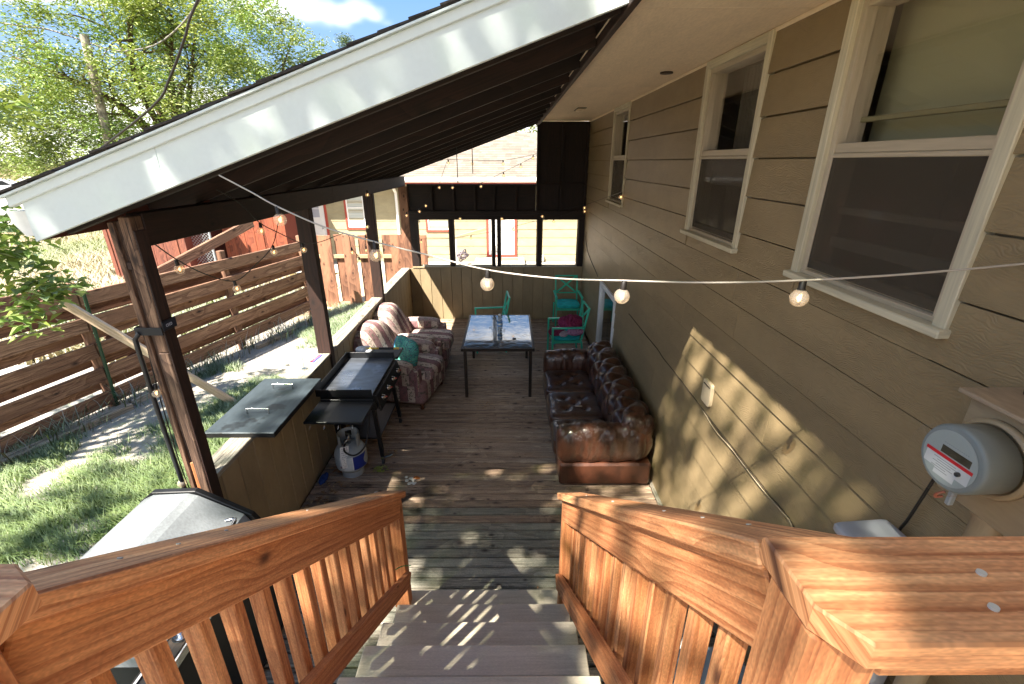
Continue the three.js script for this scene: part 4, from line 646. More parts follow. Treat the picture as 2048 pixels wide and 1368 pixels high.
// ---------- barbecue grill by the stairs ----------
{
  const b = thing('barbecue_grill', 'closed grey barbecue grill standing beside the stair railing', 'grill', null, [-1.85, 0, -1.7]); const G = (q) => q.translate(1.85, 0, 1.7);
  const hm = new THREE.MeshPhysicalMaterial({ map: tex(256, 256, (u, v) => { const k = 0.5 + 0.08 * (fbm(u, v, 80, 80, 2, 631) - 0.5) + 0.08 * (fbm(u, v, 6, 6, 4, 633) - 0.5); return [k * 0.96, k, k * 1.02]; }), roughness: 0.42, clearcoat: 0.2 });
  const sec = [[-2.24, 0.88], [-2.24, 1.0], [-2.2, 1.045], [-2.14, 1.075], [-1.93, 1.085], [-1.88, 1.07], [-1.64, 0.93], [-1.61, 0.88]];
  const hg = extrude(sec, 0.86, 0.012).translate(0, 0, -2.22); { const p = hg.attributes.position, uv = hg.attributes.uv; for (let i = 0; i < p.count; i++) uv.setXY(i, p.getX(i) * 2 + p.getY(i), p.getZ(i) * 2 + p.getY(i)); }
  const hood = mesh('hood', G(hg), hm, b); mesh('handle', G(tube([[-1.64, 1.02, -2.08], [-1.58, 1.03, -2.06], [-1.56, 1.03, -1.8], [-1.58, 1.03, -1.54], [-1.64, 1.02, -1.52]], 0.011, 40, 8)), M.chrome, hood);
  mesh('end_casting', G(extrude([[-2.26, 0.87], [-2.25, 1.02], [-2.16, 1.09], [-1.9, 1.1], [-1.6, 0.92], [-1.57, 0.87]], 0.03, 0.004).translate(0, 0, -2.265)), M.blackMetal, hood);
  mesh('firebox', G(boxAt(-2.22, -1.62, 0.66, 0.868, -2.23, -1.36, 0.01)), M.blackMetal, b);
  const cp = mesh('control_panel', G(boxAt(-1.618, -1.5, 0.86, 0.885, -2.23, -1.1, 0.006)), speckle('#5d5046', 637, 0.3, 0.45, { metalness: 0.4 }), b);
  mesh('trim_strip', G(boxAt(-1.6, -1.585, 0.886, 0.893, -2.2, -1.1, 0.002)), M.chrome, cp); mesh('trim_strip', G(boxAt(-1.499, -1.487, 0.84, 0.883, -2.23, -1.1, 0.002)), M.chrome, cp);
  for (const z of [-1.95, -1.72, -1.49]) { const k = mesh('knob', G(lathe([[0, 0], [0.032, 0], [0.032, 0.008], [0.02, 0.012], [0.018, 0.03], [0, 0.032]], 20).translate(-1.54, 0.886, z)), M.chrome, cp); mesh('knob_ring', G(lathe([[0.034, 0.0], [0.04, 0.0], [0.04, 0.003], [0.034, 0.003]], 24).translate(-1.54, 0.8855, z)), M.blackMetal, k); }
  mesh('side_shelf', G(boxAt(-2.2, -1.6, 0.84, 0.868, -1.08, -0.62, 0.006, 0.5, 0.5)), speckle('#4c5560', 639, 0.4, 0.4), b); mesh('cart_panel', G(boxAt(-1.55, -1.5, 0.12, 0.835, -2.2, -1.12, 0.006)), M.blackMetal, b); mesh('cart_panel', G(boxAt(-2.2, -1.552, 0.12, 0.655, -2.2, -2.16, 0.006)), M.blackMetal, b); mesh('cart_base', G(boxAt(-2.2, -1.5, 0.08, 0.115, -2.2, -1.12, 0.006)), M.blackMetal, b);
  for (const [x, z] of [[-2.15, -2.12], [-1.56, -2.12], [-2.15, -1.2], [-1.56, -1.2]]) mesh('wheel', G(cyl(0.04, 0.025, [x, 0.04, z], 'x', 20)), plain('#222', 0.6), b);
}

// ---------- electric meter and cables on the house wall ----------
{
  const m = thing('electric_meter', 'tan meter box with round glass electric meter on the house wall', 'electric meter', null, [1.4, 1.9, -0.95]); const G = (g) => g.translate(-1.4, -1.9, 0.95);
  const bx = speckle('#a08d70', 701, 0.08, 0.5);
  mesh('box', G(boxAt(1.252, 1.41, 2.062, 2.36, -1.09, -0.75, 0.006)), bx, m); mesh('lid', G(flat(boxAt(1.225, 1.41, -0.006, 0.006, -1.105, -0.735, 0.002), [0, 2.372, 0])), speckle('#9a8873', 703, 0.2, 0.45), m);
  mesh('socket_ring', G(lathe([[0.092, 0], [0.104, 0], [0.104, 0.014], [0.096, 0.018], [0.092, 0.018]], 40).rotateZ(Math.PI / 2).translate(1.2515, 2.235, -0.98)), speckle('#a08d70', 705, 0.08, 0.45), m);
  const cup = mesh('meter_body', G(lathe([[0, 0.02], [0.088, 0.02], [0.09, 0.1], [0.082, 0.112], [0, 0.112]], 40).rotateZ(Math.PI / 2).translate(1.25, 2.235, -0.98)), plain('#7d8789', 0.45), m);
  const cv = document.createElement('canvas'); cv.width = cv.height = 256; const c = cv.getContext('2d'); c.fillStyle = '#98a3a3'; c.fillRect(0, 0, 256, 256); c.fillStyle = '#c6cbce'; c.fillRect(20, 140, 216, 60); c.fillRect(80, 190, 100, 40); c.fillStyle = '#3a3628'; c.fillRect(80, 82, 140, 36); c.fillStyle = '#c9202c'; c.fillRect(14, 124, 226, 16); c.fillStyle = '#7d878a'; for (let k = 0; k < 6; k++) c.fillRect(60 + (k % 2) * 20, 150 + k * 11, 110 - k * 9, 3); for (let k = 0; k < 12; k++) c.fillRect(84 + k * 10, 66, 6, 3);
  const ct = new THREE.CanvasTexture(cv); ct.colorSpace = THREE.SRGBColorSpace;
  mesh('dial', G(new THREE.CircleGeometry(0.074, 40).rotateY(-Math.PI / 2).translate(1.1365, 2.235, -0.98)), new THREE.MeshStandardMaterial({ map: ct, roughness: 0.5 }), cup);
  mesh('button', G(cyl(0.006, 0.008, [1.134, 2.212, -0.945], 'x', 14)), plain('#33383b', 0.4), cup);
  mesh('glass_cover', G(lathe([[0.086, 0.02], [0.093, 0.025], [0.0935, 0.135], [0.088, 0.146], [0, 0.149]], 40).rotateZ(Math.PI / 2).translate(1.25, 2.235, -0.98)), new THREE.MeshPhysicalMaterial({ color: 0xffffff, roughness: 0.02, transmission: 1, thickness: 0, specularIntensity: 0.5 }), m);
  mesh('hasp', G(boxAt(1.235, 1.2515, 2.045, 2.1, -1.035, -1.02, 0.003)), M.grayPlastic, m); mesh('seal_tag', G(tube([[1.24, 2.075, -1.045], [1.23, 2.06, -1.055], [1.235, 2.045, -1.06], [1.245, 2.055, -1.05]], 0.004)), plain('#b0654a', 0.4), m);
  mesh('conduit', G(cyl(0.034, 1.9, [1.345, 1.11, -1.0], 'y', 24)), bx, m); mesh('conduit_collar', G(cyl(0.042, 0.04, [1.345, 2.04, -1.0], 'y', 24)), bx, m);
  mesh('knockout', G(cyl(0.022, 0.004, [1.33, 2.0605, -0.83], 'y', 20)), bx, m);
  const wire = (label, pts, r, mat) => tag(mesh('wall_cable', tube(pts, r), mat), label, 'cable');
  wire('thin grey cable stapled along the siding behind the sofa', [[1.4, 1.285, -5.1], [1.4, 1.287, -4.45], [1.398, 1.296, -3.98], [1.402, 1.278, -3.84], [1.4, 1.284, -3.4], [1.4, 1.277, -2.9], [1.4, 1.27, -2.44], [1.398, 1.272, -2.03], [1.4, 1.286, -1.86], [1.4, 1.28, -1.78], [1.4, 1.2, -1.72], [1.4, 0.6, -1.7]], 0.003, plain('#4a4034', 0.9));
  wire('white cable sagging along the siding below the outlet cover', [[1.403, 1.268, -2.9], [1.4, 1.244, -2.66], [1.398, 1.262, -2.44], [1.4, 1.258, -2.2], [1.4, 1.258, -2.03], [1.4, 1.27, -1.87], [1.4, 1.262, -1.76], [1.4, 1.1, -1.7], [1.4, 0.6, -1.68]], 0.003, plain('#b9a88c', 0.6));
  wire('black cable running down the siding from the meter box', [[1.39, 2.1, -1.2], [1.385, 1.894, -1.226], [1.385, 1.8, -1.24], [1.385, 1.6, -1.27], [1.385, 0.9, -1.3]], 0.005, M.wireDark);
  wire('black cable rising from the meter box lid', [[1.36, 2.376, -1.06], [1.37, 2.426, -1.07], [1.37, 2.52, -1.04], [1.37, 2.9, -0.95]], 0.005, M.wireDark);
  wire('dark cable hanging in the back corner of the house wall', [[1.403, 1.75, -8.5], [1.4, 1.6, -8.45], [1.4, 1.42, -8.1], [1.4, 1.3, -7.4], [1.4, 1.25, -7.1]], 0.005, M.wireDark);
}
// storage totes by the wall below the landing
{
  const clear = new THREE.MeshPhysicalMaterial({ color: new THREE.Color(0.78, 0.8, 0.86), roughness: 0.35, transmission: 0.35, thickness: 0 }), lidM = plain('#8fa3b2', 0.45);
  const tote = (label, pos, w, h, d, lm, turn) => { const t = thing('storage_tote', label, 'tote', null, pos, turn), s = [[-w / 2, 0], [w / 2, 0], [w / 2 + 0.02, h], [-w / 2 - 0.02, h]]; mesh('bin', extrude(s, d - 0.04, 0.015).translate(0, 0, -d / 2 + 0.02), clear, t); mesh('lid', soft(w + 0.09, 0.035, d + 0.05, 8, 12).translate(0, h + 0.03, 0), lm, t); for (const z of [-1, 1]) mesh('latch', boxAt(-0.05, 0.05, h - 0.05, h + 0.03, z * (d / 2 + 0.012) - 0.008, z * (d / 2 + 0.012) + 0.008, 0.003), lm, t); };
  tote('pale plastic tote topmost of the stack under the meter', [1.27, 1.34, -1.2], 0.12, 0.36, 0.13, plain('#a9adb6', 0.4), 0.08);
  tote('pale plastic tote in the middle of the stack under the meter', [1.25, 0.7, -1.2], 0.2, 0.57, 0.24, plain('#c0c6cf', 0.4), 0);
  tote('pale plastic tote at the bottom of the stack under the meter', [1.25, 0.0, -1.2], 0.22, 0.62, 0.26, plain('#c0c6cf', 0.4), 0);
  tote('plastic tote with blue grey lid on the deck behind the stair railing', [1.0, 0, -1.55], 0.46, 0.38, 0.32, lidM, 0.05);
  tag(mesh('cloth_bundle', soft(0.26, 0.16, 0.3, 20, 2.3, (x, y, z) => { const n = fbm(x * 1.6 + 4, z * 1.6 + 4 + y, 8, 8, 4, 711); const k = 0.85 + 0.4 * n; return [x * k, y * k, z * k]; }).translate(1.1, 0.07, -1.98), speckle('#c9c2bd', 713, 0.3, 0.9)), 'pale cloth bundle on the deck behind the stair railing', 'cloth');
}

// ---------- plank fence ----------
{
  const f = thing('plank_fence', 'weathered brown fence of wide horizontal planks on both sides of its posts', 'fence', null, [FP.x, GY, FP.z], Math.atan2(FD.x, FD.z));
  // local: z runs along the fence, x to the yard or field
  const side = new THREE.Vector3(1, 0, 0).applyAxisAngle(new THREE.Vector3(0, 1, 0), Math.atan2(FD.x, FD.z)).dot(FN) > 0 ? 1 : -1;
  const t0 = [1.455, 1.12, 0.775, 0.45, 0.12], t1 = [1.485, 1.21, 0.9, 0.56, 0.28], Y = (k, s) => t0[k] + (t1[k] - t0[k]) * s / 3.98 - GY;
  const posts = [-4.3, -2.1, 0.03, 2.15, 3.93];
  for (const s of posts) mesh('post', boxAt(-0.045, 0.045, -0.2, 1.73 + rr(-0.02, 0.03), s - 0.05, s + 0.05, 0.008), pick(M.fence), f);
  for (let k = 0; k < 5; k++) for (const [a, b] of [[-4.4, -2.11], [-2.09, 0.02], [0.04, 4.02]]) {
    const h = 0.186 + rr(-0.006, 0.006), ya = Y(k, a) + rr(-0.012, 0.012), yb = Y(k, b) + rr(-0.012, 0.012);
    mesh('plank', beam([side * 0.066, ya - h / 2, a], [side * 0.066, yb - h / 2, b], 0.036, h, 0.006), pick(M.fence), f);
    if (k < 4) mesh('plank', beam([-side * 0.066, ya - 0.25 + rr(-0.012, 0.012), a], [-side * 0.066, yb - 0.24 + rr(-0.012, 0.012), b], 0.036, 0.18, 0.006), pick(M.fence), f);
  }
  mesh('plank', beam([-side * 0.066, 1.63, -1.4], [-side * 0.066, 1.6, 0.0], 0.036, 0.17, 0.006), M.fence[3], f); mesh('plank', beam([-side * 0.066, 1.42, 0.08], [-side * 0.066, 1.35, 3.2], 0.036, 0.19, 0.006), M.fence[3], f);
  mesh('brace', beam([-side * 0.1, 0.95, 0.3], [-side * 0.16, -0.1, 0.9], 0.04, 0.14, 0.006), M.fence[3], f);
  const w = (s, o, y) => { const p = FP.clone().addScaledVector(FD, s).addScaledVector(FN, o); return [p.x, y, p.z]; };
  tag(mesh('leaning_plank', beam(w(1.2, -0.16, 1.42), w(3.1, -0.22, 1.93), 0.045, 0.16, 0.012), M.fence[2]), 'split grey plank sticking up at a slant behind the fence top', 'plank');
  tag(mesh('prop_lumber', beam([-3.74, GY + 0.02, -5.5], [-5.08, 1.47, -5.0], 0.05, 0.09, 0.004), M.lumber[0]), 'pale lumber stud leaning against the fence', 'lumber');
  const tp = thing('fence_stake', 'green painted metal stake leaning on the fence foot to top', 'stake', null, w(0.0, 0.13, GY)); mesh('flange', beam([0, -0.1, 0], [0.03, 1.6, -0.06], 0.045, 0.008, 0.001), plain('#1d4a31', 0.5), tp); mesh('web', beam([0.012, -0.1, 0.02], [0.042, 1.6, -0.04], 0.008, 0.035, 0.001), plain('#1b442d', 0.5), tp); for (let k = 0; k < 12; k++) mesh('stud', cbox(0.014, 0.012, 0.012, 0.002).translate(0.002 * k + 0.006, 0.12 + k * 0.12, 0.016 - k * 0.004), plain('#1d4a31', 0.5), tp);
  const logs = [[-2.4, 0.05, 0.3, 'near the green stake'], [0.1, 1.2, 0.22, 'beyond the green stake'], [2.2, 3.9, 0.24, 'at the far end of the fence']];
  for (const [a, b, o, where] of logs) tag(mesh('timber', beam(w(a, o, GY + 0.05), w(b, o + 0.02, GY + 0.06), 0.13, 0.1, 0.015), pick(M.drift)), 'grey weathered timber lying along the fence foot ' + where, 'timber');
  tag(mesh('timber', beam([-4.0, GY + 0.04, -1.75], [-3.25, GY + 0.05, -2.05], 0.09, 0.08, 0.02), M.drift[0]), 'bleached grey branch end lying on bare soil by the stairs', 'timber');
}
// vertical board gate fence
{
  const g = thing('board_gate', 'reddish board on board gate closing the yard beside the neighbouring house', 'gate', null, [-3.2, GY, -10.05]); const x0 = -1.15;
  for (let k = 0; k < 5; k++) { const x = x0 + k * 0.52, jt = () => rr(-0.015, 0.02); mesh('board', boxAt(x, x + 0.235, 0.02, 1.62 + jt(), -0.05, -0.032, 0.004, 2, 0.5, 1), pick(M.gate), g); mesh('board', boxAt(x + 0.2, x + 0.425 + 0.05, 0.0, 1.63 + jt(), 0.032, 0.05, 0.004, 2, 0.5, 1), pick(M.gate), g); }
  mesh('rail', boxAt(x0 - 0.05, x0 + 2.65, 1.12, 1.2, -0.03, 0.03, 0.004), M.lumber[1], g); mesh('rail', boxAt(x0 - 0.05, x0 + 2.65, 0.04, 0.12, -0.03, 0.03, 0.004), M.lumber[1], g);
}
// ---------- neighbouring house ----------
{
  const n = thing('neighbour_house', 'cream sided house with red trim and pale shingle roof behind the patio', 'house', null, [-2.2, GY, -15.2]); const G = (g) => g.translate(2.2, -GY, 15.2), put = (nm, g, m, p) => mesh(nm, G(g), m, p || n), zf = -15;
  for (let k = 0; k < 10; k++) { const y = -0.145 + k * 0.266; put('siding_board', flat(cbox(11.6, 0.276, 0.016, 0.002, 1.4, 0.42, 0).rotateX(-0.05), [-1.6, y + 0.135, zf - 0.012]), M.nbr[k % 2]); }
  put('wall', boxAt(-7.39, 4.19, GY - 0.1, 2.5, -19.5, zf - 0.03, 0), plain('#8f8462', 0.9)); put('foundation', boxAt(-7.42, 4.22, GY - 0.1, GY + 0.02, -19.5, zf + 0.01, 0), M.concrete);
  const sh = tex(512, 512, (u, v) => { const row = Math.floor(v * 24), f = v * 24 - row, t = hash2(Math.floor(u * 16 + (row % 2) * 0.5 + hash2(row, 1, 3)), row, 9), s = fbm(u, v, 120, 120, 2, 731); let k = 0.62 + 0.14 * t + 0.1 * (s - 0.5); if (f < 0.16) k *= 0.66; return [k * 1.0, k * 0.94, k * 0.87]; });
  const rf = new THREE.MeshStandardMaterial({ map: sh, roughness: 0.95, color: new THREE.Color(0.42, 0.4, 0.38) });
  const roof = (z0, y0, z1, y1) => grid(1, 1, (u, v) => [-8 + u * 12.6, y0 + (y1 - y0) * v, z0 + (z1 - z0) * v], 3.6, 1.1);
  put('roof', merge([roof(-14.42, 2.5, -18.2, 3.93), roof(-18.2, 3.929, -22, 2.5), boxAt(-8, 4.6, 2.44, 2.497, -22, -14.42, 0)]), rf); put('fascia', boxAt(-8, 4.6, 2.36, 2.505, -14.45, -14.415, 0.003), M.trimWhite); put('frieze', boxAt(-8, 4.6, 2.3, 2.358, -14.9, -14.86, 0.003), M.redTrim);
  const gut = put('gutter', boxAt(-8, 4.6, 2.4, 2.49, -14.412, -14.32, 0.01), M.trimWhite);
  put('downspout', tube([[-3.5, 2.42, -14.36], [-3.52, 2.3, -14.4], [-3.55, 2.1, -14.85], [-3.55, 1.95, -14.94], [-3.55, 1.0, -14.95], [-3.55, 0, -14.95]], 0.045, 40, 8), M.trimWhite, gut);
  const win = (x0, x1, y0, y1, blind) => { const w = new THREE.Group(); w.name = 'window'; n.add(w); const t = 0.06, z = zf + 0.012; put('trim', boxAt(x0 - t, x0, y0 - t, y1 + t, zf - 0.02, z + 0.02, 0.003), M.redTrim, w); put('trim', boxAt(x1, x1 + t, y0 - t, y1 + t, zf - 0.02, z + 0.02, 0.003), M.redTrim, w); put('trim', boxAt(x0, x1, y0 - t, y0, zf - 0.02, z + 0.0195, 0.003), M.redTrim, w); put('trim', boxAt(x0, x1, y1, y1 + t, zf - 0.02, z + 0.0195, 0.003), M.redTrim, w);
    put('sash', boxAt(x0 + 0.001, x0 + 0.045, y0 + 0.001, y1 - 0.001, zf - 0.02, z + 0.008, 0.002), M.trimWhite, w); put('sash', boxAt(x1 - 0.045, x1 - 0.001, y0 + 0.001, y1 - 0.001, zf - 0.02, z + 0.008, 0.002), M.trimWhite, w); for (const y of [y0 + 0.001, (y0 + y1) / 2, y1 - 0.045]) put('sash', boxAt(x0 + 0.046, x1 - 0.046, y, y + 0.044, zf - 0.02, z + 0.0075, 0.002), M.trimWhite, w);
    put('pane', boxAt(x0 + 0.04, x1 - 0.04, y0 + 0.04, y1 - 0.04, zf - 0.006, zf - 0.002, 0), new THREE.MeshPhysicalMaterial({ color: new THREE.Color(blind ? '#b9c2c0' : '#8d9498'), roughness: 0.08 }), w);
    if (blind) for (let k = 0; k < 22; k++) put('blind_slat', boxAt(x0 + 0.06, x1 - 0.06, 0, 0.018, zf + 0.0, zf + 0.006, 0.001).translate(0, y0 + 0.06 + k * (y1 - y0 - 0.12) / 22, 0), plain('#cfd3cd', 0.6), w); };
  win(-5.16, -4.6, 0.98, 2.15, true); win(-2.62, -1.9, 0.9, 1.9, false);
  const door = (x0, x1, y1, style) => { const d = new THREE.Group(); d.name = 'door'; n.add(d); const z = zf + 0.02, y0 = 0.1; put('trim', boxAt(x0 - 0.07, x0, y0, y1 + 0.07, zf - 0.02, z + 0.02, 0.003), M.redTrim, d); put('trim', boxAt(x1, x1 + 0.07, y0, y1 + 0.07, zf - 0.02, z + 0.02, 0.003), M.redTrim, d); put('trim', boxAt(x0, x1, y1, y1 + 0.07, zf - 0.02, z + 0.0195, 0.003), M.redTrim, d); put('threshold', boxAt(x0 - 0.07, x1 + 0.07, 0.05, 0.099, zf - 0.02, z + 0.04, 0.003), M.redTrim, d); put('leaf', boxAt(x0 + 0.001, x1 - 0.001, y0, y1 - 0.001, zf - 0.02, z - 0.004, 0.003), M.trimWhite, d);
    const cx = (x0 + x1) / 2; if (style) { for (const s of [-1, 1]) { for (const q of [-1, 1]) put('moulding', beam([cx + s * 0.3, 0.55 + q * 0.26, z], [cx + s * 0.04, 0.55 + q * 0.03, z], 0.02, 0.02, 0.003), plain('#a9a8a4', 0.5), d); put('moulding', boxAt(cx + s * 0.32 - 0.01, cx + s * 0.32 + 0.01, 0.3, 0.8, z - 0.004, z + 0.012, 0.003), plain('#b5b4b0', 0.5), d); } put('moulding', boxAt(cx - 0.3, cx + 0.2, 0.2, 0.22, z - 0.004, z + 0.012, 0.003), plain('#a9a8a4', 0.5), d); put('fanlight', new THREE.CircleGeometry(0.26, 24).translate(cx, 1.45, z + 0.002), plain('#b8a794', 0.4), d); } else { for (let i = 0; i < 2; i++) for (let j = 0; j < 3; j++) put('pane', boxAt(x0 + 0.1 + i * 0.3, x0 + 0.37 + i * 0.3, 1.3 + j * 0.27, 1.55 + j * 0.27, z - 0.003, z + 0.004, 0.001), plain('#aeb3bf', 0.1), d); }
    put('knob', new THREE.SphereGeometry(0.03, 12, 8).translate(x1 - 0.09, 0.95, z + 0.03), M.chrome, d); };
  door(-0.68, 0.16, 2.1, true); door(-6.7, -5.87, 2.1, false);
  put('step', boxAt(-1.1, 0.47, GY, 0.03, -14.96, -13.9, 0.01), M.concrete); put('step', boxAt(-1.75, 0.47, GY - 0.01, -0.06, -13.9, -13.5, 0.01), M.concrete);
  put('vent', boxAt(0.95, 1.12, -0.1, 0.1, -14.98, -14.9, 0.005), M.trimWhite); put('handrail', beam([-1.74, 0.74, -14.3], [-0.76, 0.98, -14.6], 0.09, 0.09, 0.004), M.nbr[0]); put('handrail_post', boxAt(-1.74, -1.64, GY, 0.7, -14.36, -14.26, 0.004), M.trimWhite); put('faucet', boxAt(-3.3, -3.2, 0.4, 0.6, -14.98, -14.9, 0.01), M.trimWhite);
  tag(mesh('door_mat', boxAt(-0.32, 0.27, 0.031, 0.05, -14.8, -14.35, 0.004), speckle('#8a7564', 741, 0.4, 0.95)), 'brown door mat on the concrete step of the neighbouring house', 'mat');
  const b = thing('wreath_bundle', 'grey tangled bundle hanging by the neighbouring steps', 'bundle', null, [-1.45, 0.25, -14.1]); for (let k = 0; k < 5; k++) mesh('coil', new THREE.TorusGeometry(0.12 + 0.02 * k, 0.022, 6, 18).rotateX(k * 0.7).rotateY(k * 1.1), plain('#6b6268', 0.7), b);
  struct(mesh('walkway', new THREE.PlaneGeometry(12, 1.5).rotateX(-Math.PI / 2).translate(-1.6, GY + 0.012, -14.2), M.concrete)); struct(mesh('side_yard', new THREE.PlaneGeometry(9, 5).rotateX(-Math.PI / 2).translate(-0.6, GY + 0.006, -11.4), speckle('#b9a58a', 743, 0.3, 1)));
}
// red sheds
{
  const shed = (label, x0, x1, z, hgt, win) => {
    const s = thing('red_shed', label, 'shed', null, [(x0 + x1) / 2, GY, z - 1]); const w = x1 - x0; let k = 0;
    for (let x = -w / 2; x < w / 2 - 0.01; x += 0.3, k++) mesh('siding_board', boxAt(x, Math.min(x + 0.293, w / 2), 0, hgt, 0.98, 1.0, 0.004, 2, 0.5, 1), M.redShed[win ? 1 : 0], s);
    mesh('body', boxAt(-w / 2, w / 2, 0, hgt, -1, 0.979, 0), plain('#6b2e20', 0.8), s); for (const x of [-w / 2 - 0.02, w / 2 - 0.08, ...(win ? [0.15] : [-0.35, 0.75])]) mesh('corner_trim', boxAt(x, x + 0.1, 0, hgt, 1.001, 1.022, 0.003), M.redShed[win ? 1 : 0], s);
    mesh('top_trim', boxAt(-w / 2 + 0.081, w / 2 - 0.081, hgt - 0.12, hgt, 1.0012, 1.02, 0.003), M.redShed[0], s); mesh('roof', flat(boxAt(-w / 2 - 0.15, w / 2 + 0.15, 0, 0.08, -1.2, 1.2, 0), [0, hgt + 0.05, 0], [0.08, 0, 0]), plain('#6a625b', 0.9), s);
    if (win) { const q = mesh('window', boxAt(-0.55, 0.0, 1.38, 1.85, 1.001, 1.03, 0.004), M.redShed[1], s); mesh('pane', boxAt(-0.5, -0.05, 1.42, 1.8, 1.0305, 1.034, 0.001), plain('#c9ced2', 0.2), q); for (const x of [-0.36, -0.2]) mesh('muntin', boxAt(x, x + 0.015, 1.42, 1.8, 1.0345, 1.04, 0.001), M.trimWhite, q); }
  };
  shed('long red brown plywood shed at the edge of the dry field', -10.95, -8.85, -12.6, 2.5, false); shed('orange stained shed with small window beside the cream house', -8.35, -7.45 + 0.9, -13.6, 2.6, true);
  const c = thing('chain_link_panel', 'grey chain link panel standing between the red sheds', 'fence', null, [-8.6, GY, -12.9]); mesh('post', cyl(0.03, 2.0, [0.28, 1.0, 0], 'y', 12), M.grayPlastic, c); mesh('post', cyl(0.03, 2.0, [-0.28, 1.0, 0], 'y', 12), M.grayPlastic, c);
  const wires = []; for (let k = -20; k < 24; k++) for (const s of [-1, 1]) { const a = [-0.27, k * 0.09 + (s < 0 ? 0.54 : 0)], b = [0.27, k * 0.09 + (s < 0 ? 0 : 0.54)]; if (Math.min(a[1], b[1]) < 0.02 || Math.max(a[1], b[1]) > 1.95) continue; wires.push(beam([a[0], a[1], s * 0.004], [b[0], b[1], s * 0.004], 0.006, 0.006, 0)); } const ms = mesh('mesh_wire', merge(wires), M.grayPlastic, c); ms.userData.kind = 'stuff';
}
// utility pole with wires
{
  const p = thing('utility_pole', 'bare weathered wooden utility pole in front of the large tree', 'utility pole', null, [-17.9, GY, -22]); mesh('shaft', new THREE.CylinderGeometry(0.15, 0.2, 7.9, 14).translate(0, 3.95, 0).applyMatrix4(new THREE.Matrix4().makeShear(0, 0, 0.07, 0, 0, 0)), M.drift[1], p); mesh('bracket', boxAt(0.4, 0.75, 7.4, 7.5, -0.1, 0.1, 0.01), M.grayPlastic, p);
  tag(mesh('overhead_wire', tube([[-30, 9.6, -22], [-20.6, 8.17, -22], [-18.8, 7.95, -22], [-17.3, 7.5, -22], [-16.5, 7.26, -22], [-15.6, 7.2, -22], [-14.1, 7.6, -22], [-11.9, 8.95, -21.5], [-8, 12, -20]], 0.035, 80), plain('#6e6a66', 0.6)), 'sagging overhead wire passing the top of the utility pole', 'wire');
  tag(mesh('overhead_wire', tube([[-5.2, 10.5, -14.5], [-8.47, 7.03, -15], [-9.17, 6.2, -15.2], [-10.14, 5.25, -15.6], [-11.2, 4.5, -16], [-16.5, 2.9, -19]], 0.035, 60), M.wireDark), 'thick dark service cable slanting down past the trees', 'wire');
}

// ---------- trees ----------
function leafMesh(list, folded) { // list of [x,y,z, len, wid, dir(3), up(3), col(3)]
  const P = [], N = [], C = [], d = new THREE.Vector3(), u = new THREE.Vector3(), s = new THREE.Vector3(), n = new THREE.Vector3(), n2 = new THREE.Vector3();
  for (const [x, y, z, l, w, dx, dy, dz, ux, uy, uz, c] of list) {
    d.set(dx, dy, dz).normalize(); u.set(ux, uy, uz); s.crossVectors(d, u).normalize(); n.crossVectors(s, d).normalize();
    const b = [x, y, z], t = [x + d.x * l - n.x * l * 0.12, y + d.y * l - n.y * l * 0.12, z + d.z * l - n.z * l * 0.12], m = (k, q, f) => [x + d.x * l * f + s.x * w * k * 0.5 + n.x * q, y + d.y * l * f + s.y * w * k * 0.5 + n.y * q, z + d.z * l * f + s.z * w * k * 0.5 + n.z * q];
    const a1 = m(-1, w * 0.22, 0.42), a2 = m(1, w * 0.22, 0.42);
    if (folded) { P.push(...b, ...t, ...a1, ...b, ...a2, ...t); } else { P.push(...b, ...a2, ...t, ...b, ...t, ...a1); }
    for (let i = 0; i < 6; i++) { n2.copy(n).addScaledVector(s, (i < 3) === folded ? 0.35 : -0.35).normalize(); N.push(n2.x, n2.y, n2.z); C.push(...c); }
  }
  const g = new THREE.BufferGeometry(); g.setAttribute('position', new THREE.Float32BufferAttribute(P, 3)); g.setAttribute('normal', new THREE.Float32BufferAttribute(N, 3)); g.setAttribute('color', new THREE.Float32BufferAttribute(C, 3)); return g;
}
const leafMat = new THREE.MeshPhysicalMaterial({ vertexColors: true, roughness: 0.75, transmission: 0.42, thickness: 0, side: THREE.DoubleSide });
const bark = woodMats({ light: '#6b5a4a', dark: '#33281f', seed: 81, rings: 12, crack: 1, w: 256, h: 256 }, [[1, 0.95, 0.9]], 0.95, 0.01)[0];
function limb(pts, r0, r1) { // tapered branch
  const c = new THREE.CatmullRomCurve3(pts.map((p) => new THREE.Vector3(...p))), n = pts.length * 4, g = new THREE.TubeGeometry(c, n, 1, 7, false), p = g.attributes.position, q = new THREE.Vector3();
  for (let i = 0; i <= n; i++) { c.getPointAt(i / n, q); const r = r0 + (r1 - r0) * i / n; for (let j = 0; j < 8; j++) { const k = i * 8 + j; p.setXYZ(k, q.x + (p.getX(k) - q.x) * r, q.y + (p.getY(k) - q.y) * r, q.z + (p.getZ(k) - q.z) * r); } } g.computeVertexNormals(); return g;
}
